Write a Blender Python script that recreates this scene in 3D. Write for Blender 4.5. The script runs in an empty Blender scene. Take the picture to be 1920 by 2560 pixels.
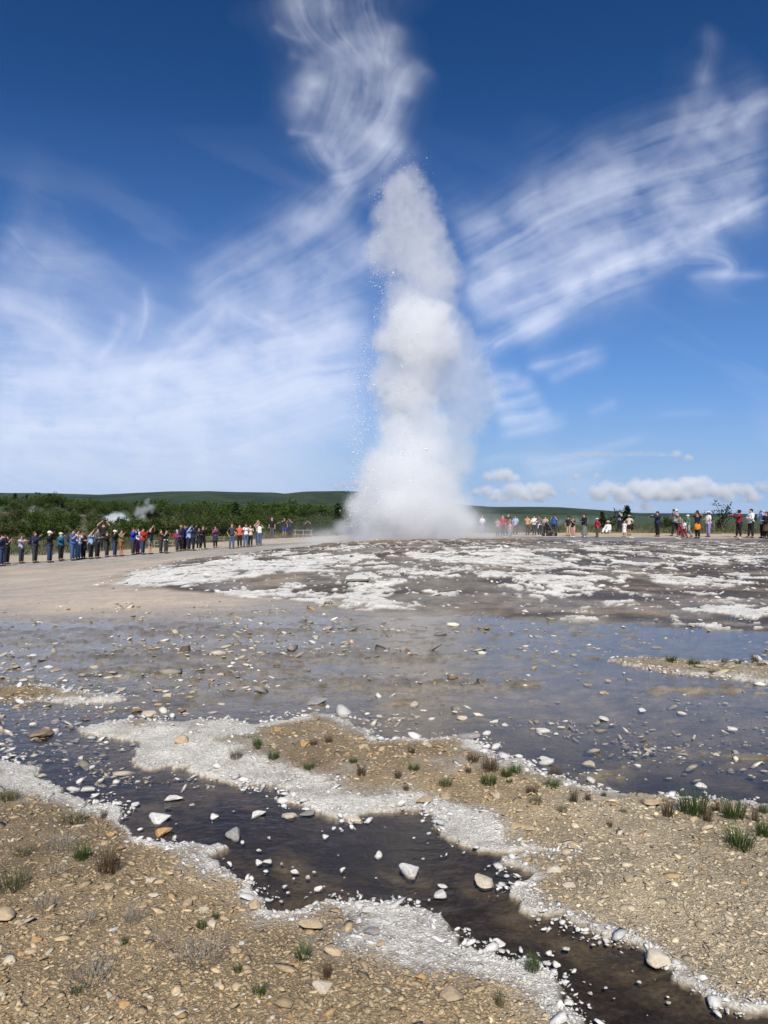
import bpy, bmesh, math, random
import numpy as np
from mathutils import Vector

sc = bpy.context.scene
col = sc.collection
rng = np.random.default_rng(7)
random.seed(7)

# ------------------------------------------------------------------ camera, sky, sun, exposure
EYE, FPX, HX, HY = 1.6, 1849.0, 960.0, 1290.0      # eye height, focal length and horizon of the 1920 x 2560 frame
cam = bpy.data.cameras.new('camera')
cam_ob = bpy.data.objects.new('camera', cam)
col.objects.link(cam_ob)
cam.sensor_width, cam.lens = 36.0, 26.0
cam.clip_start, cam.clip_end = 0.1, 120000.0
cam_ob.location = (0, 0, EYE)
cam_ob.rotation_euler = (math.pi / 2, 0, 0)
cam.shift_y = 0.0039
sc.camera = cam_ob

SUN_EL = math.radians(46)
world = bpy.data.worlds.new('World')
sc.world = world
world.use_nodes = True
wn, wl = world.node_tree.nodes, world.node_tree.links
bg = wn['Background']
sky_n = wn.new('ShaderNodeTexSky')
sky_n.sky_type = 'NISHITA'
sky_n.sun_disc = False
sky_n.sun_elevation = SUN_EL
sky_n.sun_rotation = math.pi
sky_n.air_density, sky_n.dust_density, sky_n.ozone_density = 0.7, 0.0, 6.0
sc1 = wn.new('ShaderNodeVectorMath'); sc1.operation = 'SCALE'; sc1.inputs['Scale'].default_value = 0.1
crv = wn.new('ShaderNodeRGBCurve')
SKY_CURVES = (((0, 0), (.056, .015), (.0723, .036), (.114, .092), (.202, .165), (.327, .245), (.456, .283), (.638, .312), (1, .45)),
              ((0, 0), (.112, .070), (.144, .118), (.219, .225), (.376, .362), (.565, .450), (.708, .478), (.863, .490), (1, .55)),
              ((0, 0), (.246, .223), (.314, .342), (.456, .560), (.686, .750), (.871, .775), (.965, .760), (1, .76)))
for ch, pts in enumerate(SKY_CURVES):
    c = crv.mapping.curves[ch]
    c.points[0].location, c.points[1].location = pts[0], pts[-1]
    for p in pts[1:-1]:
        c.points.new(*p)
crv.mapping.update()
sc2 = wn.new('ShaderNodeVectorMath'); sc2.operation = 'SCALE'; sc2.inputs['Scale'].default_value = 10.0
wl.new(sky_n.outputs[0], sc1.inputs[0]); wl.new(sc1.outputs[0], crv.inputs['Color'])
wl.new(crv.outputs[0], sc2.inputs[0]); wl.new(sc2.outputs[0], bg.inputs['Color'])
bg.inputs['Strength'].default_value = 0.1

sun = bpy.data.lights.new('sun', 'SUN')
sun.energy, sun.angle, sun.color = 5.0, math.radians(0.53), (1.0, 0.945, 0.855)
sun_ob = bpy.data.objects.new('sun', sun)
sun_ob.rotation_euler = (math.pi / 2 - SUN_EL, 0, math.radians(1.5))
col.objects.link(sun_ob)

sc.view_settings.view_transform = 'Standard'
sc.view_settings.look = 'None'
sc.view_settings.exposure = 0.0
sc.view_settings.gamma = 1.0
sc.render.engine = 'CYCLES'
cy = sc.cycles
cy.use_denoising = True
cy.denoiser = 'OPENIMAGEDENOISE'
cy.denoising_prefilter = 'ACCURATE'
cy.max_bounces, cy.diffuse_bounces, cy.glossy_bounces = 12, 2, 2
cy.volume_bounces, cy.transparent_max_bounces = 11, 24
cy.caustics_reflective = cy.caustics_refractive = False
cy.volume_step_rate, cy.volume_max_steps = 1.0, 256

# ------------------------------------------------------------------ helpers
def ss(a, b, x):
    u = np.clip((np.asarray(x, float) - a) / (b - a), 0, 1)
    return u * u * (3 - 2 * u)

_T2 = rng.random((256, 256)).astype(np.float32)
_T3 = rng.random((64, 64, 64)).astype(np.float32)

def n2(x, y, s=0):
    x = np.asarray(x, float) + 17.3 * s; y = np.asarray(y, float) + 31.7 * s
    ix, iy = np.floor(x).astype(np.int64), np.floor(y).astype(np.int64)
    fx, fy = x - ix, y - iy
    fx, fy = fx * fx * (3 - 2 * fx), fy * fy * (3 - 2 * fy)
    a, b = _T2[ix & 255, iy & 255], _T2[(ix + 1) & 255, iy & 255]
    c, d = _T2[ix & 255, (iy + 1) & 255], _T2[(ix + 1) & 255, (iy + 1) & 255]
    return (a + (b - a) * fx) * (1 - fy) + (c + (d - c) * fx) * fy

def fbm2(x, y, o=4, s=0, g=0.5):
    v, a, t = 0, 1, 0
    for k in range(o):
        v = v + a * n2(x * 2.03 ** k, y * 2.03 ** k, s + k * 3.1); t += a; a *= g
    return v / t

def n3(x, y, z, s=0):
    x, y, z = x + 7.3 * s, y + 3.7 * s, z + 5.1 * s
    ix, iy, iz = (np.floor(q).astype(np.int32) for q in (x, y, z))
    fx, fy, fz = x - ix, y - iy, z - iz
    fx, fy, fz = (f * f * (3 - 2 * f) for f in (fx, fy, fz))
    r = 0
    for dx in (0, 1):
        wx = fx if dx else 1 - fx
        for dy in (0, 1):
            wy = fy if dy else 1 - fy
            for dz in (0, 1):
                wz = fz if dz else 1 - fz
                r = r + _T3[(ix + dx) & 63, (iy + dy) & 63, (iz + dz) & 63] * wx * wy * wz
    return r

def fbm3(x, y, z, o=4, s=0, g=0.5):
    v, a, t = 0, 1, 0
    for k in range(o):
        f = 2.03 ** k
        v = v + a * n3(x * f, y * f, z * f, s + k * 1.7); t += a; a *= g
    return v / t

def tag(o, label=None, cat=None, group=None, kind=None):
    if label: o['label'] = label
    if cat: o['category'] = cat
    if group: o['group'] = group
    if kind: o['kind'] = kind
    return o

def empty(name, loc=(0, 0, 0), rz=0.0, scale=1.0):
    o = bpy.data.objects.new(name, None)
    o.location = loc; o.rotation_euler = (0, 0, rz); o.scale = (scale,) * 3
    o.empty_display_size = 0.2
    col.objects.link(o)
    return o

def make_mesh(name, v, f, smooth=True):
    me = bpy.data.meshes.new(name)
    v = np.asarray(v, np.float32); f = np.asarray(f, np.int32)
    me.vertices.add(len(v)); me.vertices.foreach_set('co', v.ravel())
    n, k = f.shape
    me.loops.add(n * k); me.loops.foreach_set('vertex_index', f.ravel())
    me.polygons.add(n)
    me.polygons.foreach_set('loop_start', np.arange(0, n * k, k, dtype=np.int32))
    if smooth:
        me.polygons.foreach_set('use_smooth', np.ones(n, bool))
    me.update(calc_edges=True)
    return me

def obj(name, me, mat=None, parent=None):
    o = bpy.data.objects.new(name, me)
    col.objects.link(o)
    if mat is not None and not me.materials:
        me.materials.append(mat)
    if parent is not None:
        o.parent = parent
    return o

def vcol(me, name, rgb):
    a = me.color_attributes.new(name, 'FLOAT_COLOR', 'POINT')
    rgba = np.ones((len(rgb), 4), np.float32); rgba[:, :3] = rgb
    a.data.foreach_set('color', rgba.ravel())

def vflt(me, name, val):
    a = me.attributes.new(name, 'FLOAT', 'POINT')
    a.data.foreach_set('value', np.asarray(val, np.float32))

def new_mat(name):
    m = bpy.data.materials.new(name); m.use_nodes = True
    nt = m.node_tree
    return m, nt.nodes, nt.links, nt.nodes['Principled BSDF']

def node(N, t, **kw):
    n = N.new(t)
    for k, v in kw.items():
        if k.startswith('i_'):
            n.inputs[k[2:].replace('_', ' ')].default_value = v
        else:
            setattr(n, k, v)
    return n

def noise(N, L, vec, scale, detail=3, rough=0.55):
    n = node(N, 'ShaderNodeTexNoise', i_Scale=scale, i_Detail=detail, i_Roughness=rough)
    if vec is not None: L.new(vec, n.inputs['Vector'])
    return n.outputs['Fac']

def maprange(N, L, v, a, b, c, d):
    n = node(N, 'ShaderNodeMapRange')
    n.inputs[1].default_value, n.inputs[2].default_value, n.inputs[3].default_value, n.inputs[4].default_value = a, b, c, d
    L.new(v, n.inputs[0])
    return n.outputs[0]

def scale_col(N, L, colr, fac):
    n = node(N, 'ShaderNodeVectorMath', operation='SCALE')
    L.new(colr, n.inputs[0]); L.new(fac, n.inputs['Scale'])
    return n.outputs[0]

def mixcol(N, L, fac, a, b):
    n = node(N, 'ShaderNodeMix', data_type='RGBA')
    for s, v in ((0, fac), (6, a), (7, b)):
        if hasattr(v, 'is_linked') or hasattr(v, 'links'): L.new(v, n.inputs[s])
        else: n.inputs[s].default_value = v if s == 0 else (*v, 1)
    return n.outputs[2]

def bump(N, L, h, strength, dist, bsdf):
    n = node(N, 'ShaderNodeBump', i_Strength=strength, i_Distance=dist)
    L.new(h, n.inputs['Height']); L.new(n.outputs[0], bsdf.inputs['Normal'])
    return n

def simple_mat(name, rgb, rough=0.8, var=0.25, scale=25.0, bmp=0.2, dist=0.01, use_obj_color=False, spec=0.4):
    m, N, L, B = new_mat(name)
    tc = node(N, 'ShaderNodeTexCoord').outputs['Object']
    f = noise(N, L, tc, scale, 4, 0.6)
    fac = maprange(N, L, f, 0.25, 0.75, 1 - var, 1 + var)
    if use_obj_color:
        base = node(N, 'ShaderNodeObjectInfo').outputs['Color']
    else:
        r = node(N, 'ShaderNodeRGB'); r.outputs[0].default_value = (*rgb, 1); base = r.outputs[0]
    L.new(scale_col(N, L, base, fac), B.inputs['Base Color'])
    B.inputs['Roughness'].default_value = rough
    B.inputs['Specular IOR Level'].default_value = spec
    if bmp: bump(N, L, f, bmp, dist, B)
    return m

# ------------------------------------------------------------------ terrain height
# control points: frame x, distance, height
CTRL = []
for px in (-500, 0, 500, 1000, 1500, 1950, 2500):
    for d in (2, 4, 7, 10):
        CTRL.append((px, d, 0.0))
CTRL += [(-500, 13, -.05), (-500, 22, -.5), (-500, 35, -1.0), (0, 13, -.05), (0, 20, -.28), (0, 28, -.55), (0, 35, -.72), (0, 42, -.85), (0, 55, -.85), (0, 70, -.5), (-500, 50, -1.0), (-500, 70, -.6),
         (250, 13, 0), (250, 20, -.1), (250, 28, -.3), (250, 36, -.55), (250, 44, -.75), (250, 58, -.75), (250, 72, -.5),
         (450, 13, .02), (450, 20, .05), (450, 30, .0), (450, 38, -.3), (450, 46, -.6), (450, 58, -.65), (450, 74, -.45),
         (650, 13, .03), (650, 20, .13), (650, 30, .16), (650, 37, .0), (650, 45, -.45), (650, 56, -.42), (650, 75, -.4),
         (800, 13, .04), (800, 20, .2), (800, 30, .36), (800, 36, .3), (800, 48, -.1), (800, 60, -.25), (800, 80, -.35),
         (1030, 13, .05), (1030, 20, .25), (1030, 28, .46), (1030, 33, .58), (1030, 38, .5), (1030, 50, .1), (1030, 65, .1), (1030, 85, 0),
         (1250, 13, .03), (1250, 20, .22), (1250, 28, .44), (1250, 34, .6), (1250, 40, .42), (1250, 50, .2), (1250, 65, .2), (1250, 85, .2),
         (1500, 13, .0), (1500, 20, .12), (1500, 30, .34), (1500, 40, .3), (1500, 50, .2), (1500, 62, .3), (1500, 85, .3),
         (1900, 13, .0), (1900, 20, .05), (1900, 30, .22), (1900, 42, .2), (1900, 50, .15), (1900, 62, .3), (1900, 85, .3), (2500, 20, 0), (2500, 40, .1), (2500, 70, .3),
         (-500, 110, 2), (-500, 180, 5), (-500, 300, 6), (-500, 700, 6),
         (0, 92, .7), (0, 130, 2.5), (0, 180, 4.4), (0, 300, 5.5), (0, 700, 4), (250, 95, .4), (250, 135, 1.5), (250, 190, 3.0), (250, 320, 4.4), (250, 700, 4),
         (450, 100, .3), (450, 140, 1.2), (450, 200, 2.3), (450, 350, 4), (450, 800, 3), (650, 100, .2), (650, 160, 1.3), (650, 250, 2.6), (650, 500, 4), (800, 110, 0), (800, 200, .9), (800, 400, 2.5), (800, 900, 2),
         (1030, 150, .1), (1030, 300, .2), (1250, 130, .2), (1250, 300, .1), (1500, 130, .2), (1500, 300, 0), (1900, 130, .2), (1900, 300, 0), (2500, 130, .2), (2500, 300, 0)]
for px in (-500, 0, 500, 1000, 1500, 2500):
    for d in (1500, 3000, 8000, 30000):
        CTRL.append((px, d, -1.0))
CT = np.array(CTRL, float)
CT_T, CT_L, CT_Z = (CT[:, 0] - HX) / FPX, np.log(CT[:, 1]), CT[:, 2]

def zbase(x, y):
    x, y = np.asarray(x, float), np.asarray(y, float)
    shp = np.broadcast(x, y).shape
    x, y = np.broadcast_to(x, shp).ravel(), np.broadcast_to(y, shp).ravel()
    w = np.maximum(y, 2.0)
    t, l = np.clip(x / w, -.8, .85), np.log(w)
    out = np.empty(len(x))
    for i in range(0, len(x), 40000):
        dt = (t[i:i + 40000, None] - CT_T) / .085
        dl = (l[i:i + 40000, None] - CT_L) / .13
        q = dt * dt + dl * dl
        k = np.exp(-.5 * np.minimum(q, 60)) + 1e-7 / (1 + q)
        out[i:i + 40000] = (k * CT_Z).sum(1) / k.sum(1)
    return out.reshape(shp)

# coarse lookup (tangent, log distance) for speed
_GT = np.linspace(-.9, .9, 181); _GL = np.linspace(math.log(1.8), math.log(30000), 420)
_a, _b = np.meshgrid(_GT, _GL, indexing='ij')
_ZG = zbase(_a * np.exp(_b), np.exp(_b))

def zb(x, y):
    x, y = np.asarray(x, float), np.asarray(y, float)
    w = np.maximum(y, 2.0)
    u = np.clip((x / w + .9) / 1.8 * 180, 0, 179.999); v = np.clip((np.log(w) - _GL[0]) / (_GL[-1] - _GL[0]) * 419, 0, 418.999)
    iu, iv = u.astype(int), v.astype(int); fu, fv = u - iu, v - iv
    return (_ZG[iu, iv] * (1 - fu) + _ZG[iu + 1, iv] * fu) * (1 - fv) + (_ZG[iu, iv + 1] * (1 - fu) + _ZG[iu + 1, iv + 1] * fu) * fv

def ground_at(px, py, dmin=1.5, dmax=120.0):
    """where the sight line through a frame point first meets the ground"""
    t, s = (px - HX) / FPX, (HY - py) / FPX
    d = np.exp(np.linspace(math.log(dmin), math.log(dmax), 900))
    below = (EYE + s * d) <= zb(t * d, d)
    i = int(np.argmax(below)) if below.any() else len(d) - 1
    if not below.any():
        i = int(np.argmin((EYE + s * d) - zb(t * d, d)))
    return t * d[i], d[i]

def wpoly(pts):
    return np.array([ground_at(*p) for p in pts])

def sdf(P, x, y):
    """signed distance to a polygon, positive inside"""
    out = np.full(x.shape, 1e9); inside = np.zeros(x.shape, bool)
    n = len(P)
    for i in range(n):
        ax, ay = P[i]; bx, by = P[(i + 1) % n]
        ex, ey = bx - ax, by - ay
        px_, py_ = x - ax, y - ay
        h = np.clip((px_ * ex + py_ * ey) / (ex * ex + ey * ey + 1e-12), 0, 1)
        dx, dy = px_ - ex * h, py_ - ey * h
        out = np.minimum(out, dx * dx + dy * dy)
        c = (ay > y) != (by > y)
        with np.errstate(divide='ignore', invalid='ignore'):
            inside ^= c & (x < ex * (y - ay) / (ey if abs(ey) > 1e-12 else 1e-12) + ax)
    d = np.sqrt(out)
    return np.where(inside, d, -d)

# shorelines, read off the frame and laid on the ground
BANK = [(-700, 1880), (0, 1900), (40, 1903), (98, 1920), (87, 1943), (156, 1960), (145, 1984), (197, 1995), (231, 2007), (289, 2007), (301, 2041), (330, 2075), (370, 2097), (417, 2106), (500, 2110), (567, 2115), (515, 2135), (545, 2160), (579, 2187), (625, 2216), (665, 2251), (689, 2280), (741, 2277), (781, 2251), (810, 2231), (845, 2242), (897, 2262), (960, 2258), (1024, 2260), (1105, 2283), (1151, 2338), (1157, 2358), (1238, 2375), (1284, 2393), (1342, 2401), (1388, 2430), (1400, 2459), (1423, 2500), (1458, 2540), (1480, 2575), (1560, 2700), (1600, 2790), (-2500, 2790), (-2500, 1880)]
ISLE = [(203, 1819), (231, 1810), (347, 1795), (428, 1804), (500, 1800), (579, 1793), (625, 1810), (694, 1798), (793, 1781), (885, 1804), (955, 1845), (1047, 1848), (1139, 1839), (1203, 1850), (1249, 1879), (1330, 1914), (1411, 1949), (1481, 1972), (1585, 1981), (1678, 1984), (1700, 1995), (1863, 2001), (1920, 2012), (2500, 2060), (4200, 2200), (4200, 2740), (2200, 2640), (1920, 2523), (1851, 2517), (1770, 2488), (1683, 2442), (1678, 2413), (1640, 2385), (1585, 2349), (1510, 2338), (1463, 2315), (1388, 2291), (1313, 2274), (1319, 2245), (1290, 2239), (1284, 2216), (1330, 2184), (1255, 2158), (1249, 2140), (1330, 2133), (1423, 2128), (1330, 2122), (1249, 2131), (1191, 2128), (1099, 2093), (1085, 2050), (1047, 2030), (960, 2029), (903, 2036), (868, 2050), (822, 2041), (746, 2018), (712, 2001), (723, 1984), (712, 1963), (579, 1955), (480, 1931), (475, 1917), (341, 1920), (324, 1891), (347, 1852), (249, 1839)]
ISLET = [(1521, 1652), (1562, 1644), (1654, 1644), (1770, 1650), (1920, 1655), (2300, 1660), (2300, 1740), (1920, 1707), (1828, 1696), (1654, 1676), (1562, 1664)]
BAR = [(-300, 1712), (0, 1716), (116, 1710), (168, 1722), (278, 1733), (312, 1742), (278, 1757), (197, 1760), (116, 1754), (0, 1748), (-300, 1750)]
MATS = [[(1385, 1950), (1440, 1925), (1500, 1915), (1545, 1885), (1570, 1905), (1560, 1935), (1590, 1955), (1500, 1962)],
        [(1600, 1858), (1690, 1850), (1800, 1872), (1920, 1868), (1920, 1900), (1800, 1905), (1720, 1890)],
        [(1020, 1748), (1080, 1738), (1075, 1752), (1030, 1760)], [(1240, 1712), (1320, 1708), (1300, 1716)], [(1640, 1722), (1740, 1712), (1900, 1728), (1700, 1736)]]
TERR = [(225, 1470), (240, 1442), (330, 1427), (420, 1402), (560, 1386), (700, 1374), (900, 1354), (1100, 1349), (1250, 1347), (1500, 1351), (1920, 1351), (2600, 1352), (2600, 1580), (1920, 1575), (1700, 1568), (1560, 1553), (1300, 1546), (1100, 1543), (900, 1528), (700, 1508), (520, 1488), (350, 1478)]
PATH_N = [(-600, 33), (-100, 35.5), (0, 35.8), (110, 36.4), (250, 38.5), (380, 40.5), (470, 43), (560, 47), (650, 50), (760, 52), (900, 52), (1050, 49), (1200, 46.8), (1350, 46.5), (1500, 46.5), (1700, 46), (1920, 45.5), (2600, 44)]
PATH_F = [(2600, 54), (1920, 56), (1700, 57), (1500, 59), (1350, 60), (1200, 62), (1050, 66), (900, 68), (760, 66), (650, 63), (560, 60), (470, 55), (380, 51), (250, 47), (110, 44), (0, 43), (-100, 42), (-600, 38)]
PATH = np.array([((p - HX) / FPX * d, d) for p, d in PATH_N + PATH_F])

P_bank, P_isle, P_islet, P_bar, P_terr = (wpoly(q) for q in (BANK, ISLE, ISLET, BAR, TERR))
P_mats = [wpoly(q) for q in MATS]

# where the white sinter crust along the shores is broad: frame point, radius in metres, extra width
WIDE = [(900, 2310, .35, .22), (1060, 2310, .3, .2), (770, 2290, .2, .15), (1390, 2210, .35, .28), (1500, 2300, .3, .2), (1760, 2430, .45, .28), (1880, 2490, .35, .22), (1620, 2340, .3, .18),
        (300, 1850, .7, .5), (420, 1900, .6, .35), (640, 1815, 1.0, .42), (800, 1805, 1.0, .5), (900, 1830, .6, .35), (1120, 1850, .6, .3), (1180, 2090, .35, .5), (1080, 2045, .3, .22), (720, 1990, .35, .2),
        (350, 2070, .25, .08), (520, 2130, .22, .12), (580, 2160, .2, .1), (60, 1915, .5, .22), (1600, 1985, .6, .2), (1300, 1905, .5, .22), (500, 1935, .5, .18), (860, 2040, .3, .16)]
WIDE_W = [(*ground_at(a, b), r, e) for a, b, r, e in WIDE]

def shore(x, y):
    """signed distance to dry land and to the crust edge, both roughened"""
    sd = np.maximum.reduce([sdf(P_bank, x, y), sdf(P_isle, x, y), sdf(P_islet, x, y), sdf(P_bar, x, y)])
    k = np.clip(y / 6.0, .35, 1.6)
    sd = sd + k * (.16 * (fbm2(x * 5, y * 5, 3, 1) - .5) + .10 * (fbm2(x * 17, y * 17, 3, 2) - .5) + .03 * (n2(x * 60, y * 60, 3) - .5))
    w = .075 * np.clip(y / 3.5, .8, 2.2)
    w = np.full_like(x, 1.0) * w
    for cx, cy_, r, e in WIDE_W:
        w = w + e * np.exp(-((x - cx) ** 2 + (y - cy_) ** 2) / (r * r))
    w = .62 * w * (.12 + 1.5 * fbm2(x * 4, y * 4, 3, 5)) * (.15 + 1.7 * ss(.34, .66, fbm2(x * 1.1, y * 1.1, 3, 6)))
    return sd, w

GEY = ((1030 - HX) / FPX * 36.0, 36.0)

# ------------------------------------------------------------------ ground sheet
ts = np.concatenate([-.56 - np.geomspace(1.2, .004, 26), np.linspace(-.56, .56, 680), .56 + np.geomspace(.004, 1.2, 26)])
p_rows = np.arange(600, 98, -1.28)
ys = np.concatenate([-np.geomspace(300, .6, 22), np.linspace(-.2, 1.9, 10), EYE * 739.6 / p_rows])
ys = np.concatenate([ys, np.arange(ys[-1] + .11, 36, .12), np.arange(36.2, 72, .45), np.geomspace(73, 5600, 56)])
NT, NY = len(ts), len(ys)
Yg = np.repeat(ys[:, None], NT, 1)
Xg = ts[None, :] * np.sqrt(Yg ** 2 + 1.2 ** 2 * (Yg < 4) * np.clip((4 - Yg) / 2, 0, 1))
gx, gy = Xg.ravel(), Yg.ravel()
z0 = zb(gx, gy)
near = gy < 17
sd = np.full(gx.shape, -9.0); cw = np.zeros(gx.shape)
sd[near], cw[near] = shore(gx[near], gy[near])
sd[gy < 1.9] = 1.0
mat_m = np.zeros(gx.shape)
for P in P_mats:
    q = near & (gy > 3)
    mat_m[q] = np.maximum(mat_m[q], ss(-.12, .12, sdf(P, gx[q], gy[q]) + .5 * (fbm2(gx[q] * 6, gy[q] * 9, 3, 8) - .5)))
tz = (gy > 8) & (gy < 60)
sdt = np.full(gx.shape, -9.0)
sdt[tz] = sdf(P_terr, gx[tz], gy[tz]) + 1.2 * (fbm2(gx[tz] * .9, gy[tz] * .6, 3, 11) - .5)
sdp = np.full(gx.shape, -50.0)
pz = (gy > 28) & (gy < 90)
sdp[pz] = sdf(PATH, gx[pz], gy[pz]) + 1.4 * (fbm2(gx[pz] * .5, gy[pz] * .5, 3, 12) - .5)

dry = ss(-.012, .02, sd)
terr = ss(-.1, .25 + .7 * ss(-3, -6, gx), sdt)
fld = ss(40, 55, gy) * (1 - terr)
fine = fbm2(gx * 45, gy * 45, 2, 21)
# shallow bed: mostly just under water, with bars that stand out of it
bars = fbm2(gx * .9, gy * 1.6, 4, 31)
deep = ss(1.5, 4.5, gx - .10 * gy)
flat_z = ss(5.0, 7.0, gy)
bed = -.029 + .017 * flat_z * (1 - deep) - .010 * deep + .050 * (fbm2(gx * .45 + .1 * gy, gy * 1.3, 4, 31) - .5) * flat_z + .030 * (bars - .5) + .040 * (fbm2(gx * 3.0, gy * 6, 4, 33) - .5) + .058 * (fbm2(gx * 9, gy * 17, 3, 34) - .5) * (1 - .6 * ss(7.2, 5.0, gy)) + .008 * (fine - .5)
stream = ss(7.2, 5.0, gy) * ss(-.02, -.12, sd)
bed -= .012 * stream
bed += mat_m * (.03 + .03 * (fbm2(gx * 14, gy * 20, 2, 35) - .5))
far_wash = ss(10.5, 13.5, gy)
bed = bed * (1 - far_wash) + far_wash * (.012 * (fine - .5) + .05 * (fbm2(gx * 1.3, gy * 1.6, 4, 36, .6) - .5))
h_dry = .000 + .040 * ss(0, .55, sd) + .03 * (fbm2(gx * 3, gy * 3, 3, 41) - .5) * ss(0, .3, sd) + .010 * (fine - .5)
crust = dry * ss(1.15, .55, sd / np.maximum(cw, .01) + .5 * (fine - .5)) * ss(-.01, .02, sd)
crust = np.where(sd > 5, 0, crust)
crust = crust * ss(.30, .52, fbm2(gx * 22, gy * 22, 4, 44, .6) + .30 * ss(.9, .1, sd / np.maximum(cw, .01)))
h_dry = h_dry + crust * (.004 + .008 * (fbm2(gx * 28, gy * 28, 3, 43) - .45))
dz = bed * (1 - dry) + h_dry * dry
# terrace: raised white sinter plates over wet dark rock
def wpt(px, py): return ground_at(px, py)
COVER = [(520, 1418, .20, 3.2), (650, 1420, .16, 2.6), (420, 1455, .22, 2.2), (760, 1490, .20, 1.8), (640, 1485, .12, 1.5), (930, 1500, .14, 1.2), (1000, 1475, .10, 1.2), (900, 1395, .03, 3), (1240, 1390, .22, 1.8), (1500, 1440, .14, 2.5), (1300, 1510, -.08, 2.6), (1550, 1520, -.06, 2.2), (1050, 1500, -.06, 2), (1850, 1545, .16, 1.5), (820, 1440, -.12, 2.2), (600, 1460, -.2, 1.3), (1150, 1470, .05, 2), (1750, 1400, .05, 4)]
cov = np.full(gx.shape, .43)
for a, b, e, r in COVER:
    cx, cy_ = wpt(a, b)
    cov += e * np.exp(-((gx - cx) ** 2 + ((gy - cy_) * .8) ** 2) / (r * r))
wx = gx + .5 * (fbm2(gx * 1.3, gy * 1.3, 2, 51) - .5); wy = gy + .7 * (fbm2(gx * 1.3, gy * 1.3, 2, 52) - .5)
big = .62 * fbm2(wx * .75, wy * .62, 5, 53, .56) + .38 * fbm2(wx * 1.9, wy * 1.25, 4, 50, .55)
small = fbm2(wx * 3.1, wy * 2.2, 4, 54, .6)
rimness = ss(27.5, 31.5, gy)
pat = big * (1 - .5 * rimness) + small * .5 * rimness + .40 * (small - .5) * (1 - rimness)
cov = cov - .04 * ss(3.5, 0, sdt) * ss(-2, -5, gx)
plate = ss(.0, .03, pat - (1 - cov) + .10 * (fbm2(gx * 7, gy * 5, 3, 56, .6) - .5)) * terr
plate = plate * (1 - .8 * ss(.60, .66, fbm2(gx * 2.6, gy * 2.0, 4, 60, .6)))
lump = fbm2(gx * 1.6, gy * 1.2, 4, 55)
dzt = .028 * plate + .016 * (fbm2(gx * 5, gy * 4, 3, 62, .6) - .5) + .03 * (small - .5) + .10 * (lump - .5) * (.4 + rimness) + .02 * (fine - .5)
# the ragged rim round the vent
rim = np.exp(-((gy - 32.6 - .8 * (fbm2(gx * .4, gx * 0, 2, 58) - .5)) / 1.1) ** 2) * ss(-5.2, -3.0, gx) * ss(7.5, 5.0, gx)
dzt += rim * (.04 + .16 * (fbm2(gx * 2.2, gy * 2.2, 4, 57) - .45))
dz = dz * (1 - terr) + terr * dzt
dz = dz + fld * .10 * (fbm2(gx * .25, gy * .25, 3, 61) - .5) * (1 - ss(-1, 1, sdp))
dz = np.where(gy > 80, dz * 3, dz)
zg = z0 + dz

# colours of the ground itself (albedo), zone by zone
C = lambda *v: np.array(v)
def mixa(a, b, m): return a * (1 - m[:, None]) + b * m[:, None]
nbig = fbm2(gx * .7, gy * .7, 4, 71); nmid = fbm2(gx * 6, gy * 6, 4, 72)
leftbank = ss(.4, -.2, gx - .18 * gy)
grav = mixa(np.repeat(C(.385, .315, .205)[None], len(gx), 0), np.repeat(C(.335, .248, .142)[None], len(gx), 0), np.clip(leftbank * 1.0, 0, 1))
grav = grav * ((.62 + .55 * nmid) * (.62 + .85 * nbig))[:, None]
white = C(.69, .655, .575) * (.8 + .35 * nmid)[:, None]
dryc = mixa(grav, white, np.clip(crust * (.55 + .9 * nmid), 0, 1))
greyband = dry * ss(2.6, .9, sd / np.maximum(cw, .01)) * (1 - crust)
dryc = mixa(dryc, dryc * 0 + C(.43, .39, .33), greyband * .6)
bedc = mixa(mixa(C(.048, .036, .021) * (.45 + 1.1 * nmid)[:, None], C(.122, .095, .054) * (.5 + nmid)[:, None], ss(.46, .66, fbm2(gx * 2.2 + gy * 1.6, gy * 1.2 - gx * .9, 5, 37, .6))), C(.25, .215, .155) * (.45 + 1.05 * nmid)[:, None], ss(4.6, 7.0, gy + .25 * np.minimum(gx, 2)) * (1 - .45 * deep))
tanbar = ss(.50, .62, fbm2(gx * .35 + .25 * gy, gy * .75, 4, 81)) * ss(5.0, 8, gy)
bedc = mixa(bedc, C(.24, .205, .16) * (.8 + .4 * nmid)[:, None], tanbar * .75)
emerg = ss(-.004, .012, bed) * (1 - far_wash)
bedc = mixa(bedc, C(.17, .142, .105) * (.5 + 1.0 * nmid)[:, None], np.clip(emerg * ss(4.5, 7, gy) + 0, 0, 1) * .85)
bedc = mixa(bedc, C(.23, .185, .115) * (.5 + nmid)[:, None], mat_m * .85)
streak = fbm2(gx * .30 + .12 * gy, gy * .9, 4, 83)
washc = mixa(C(.27, .225, .17) * (.85 + .3 * nmid)[:, None], C(.54, .41, .25) * (.6 + .75 * fbm2(gx * .9, gy * 2.2, 4, 97, .6))[:, None], np.clip(ss(.40, .62, streak) * .6 + ss(-.5, -5.0, gx + .12 * (gy - 14)) * .95, 0, 1))
washc = mixa(washc, C(.15, .14, .13) * (.8 + .4 * nmid)[:, None], ss(.3, 2.4, gx - 1.0) * .75)
greystrip = ss(24.5, 27.5, gy + gx * .25 + 3 * (fbm2(gx * .4, gy * .4, 3, 98) - .5)) * ss(1.5, -4, gx)
washc = mixa(washc, C(.36, .33, .285) * (.30 + 1.4 * fbm2(gx * 1.1, gy * 2.6, 5, 99, .68))[:, None], greystrip * .9)
bedc = mixa(bedc, washc, far_wash)
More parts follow.
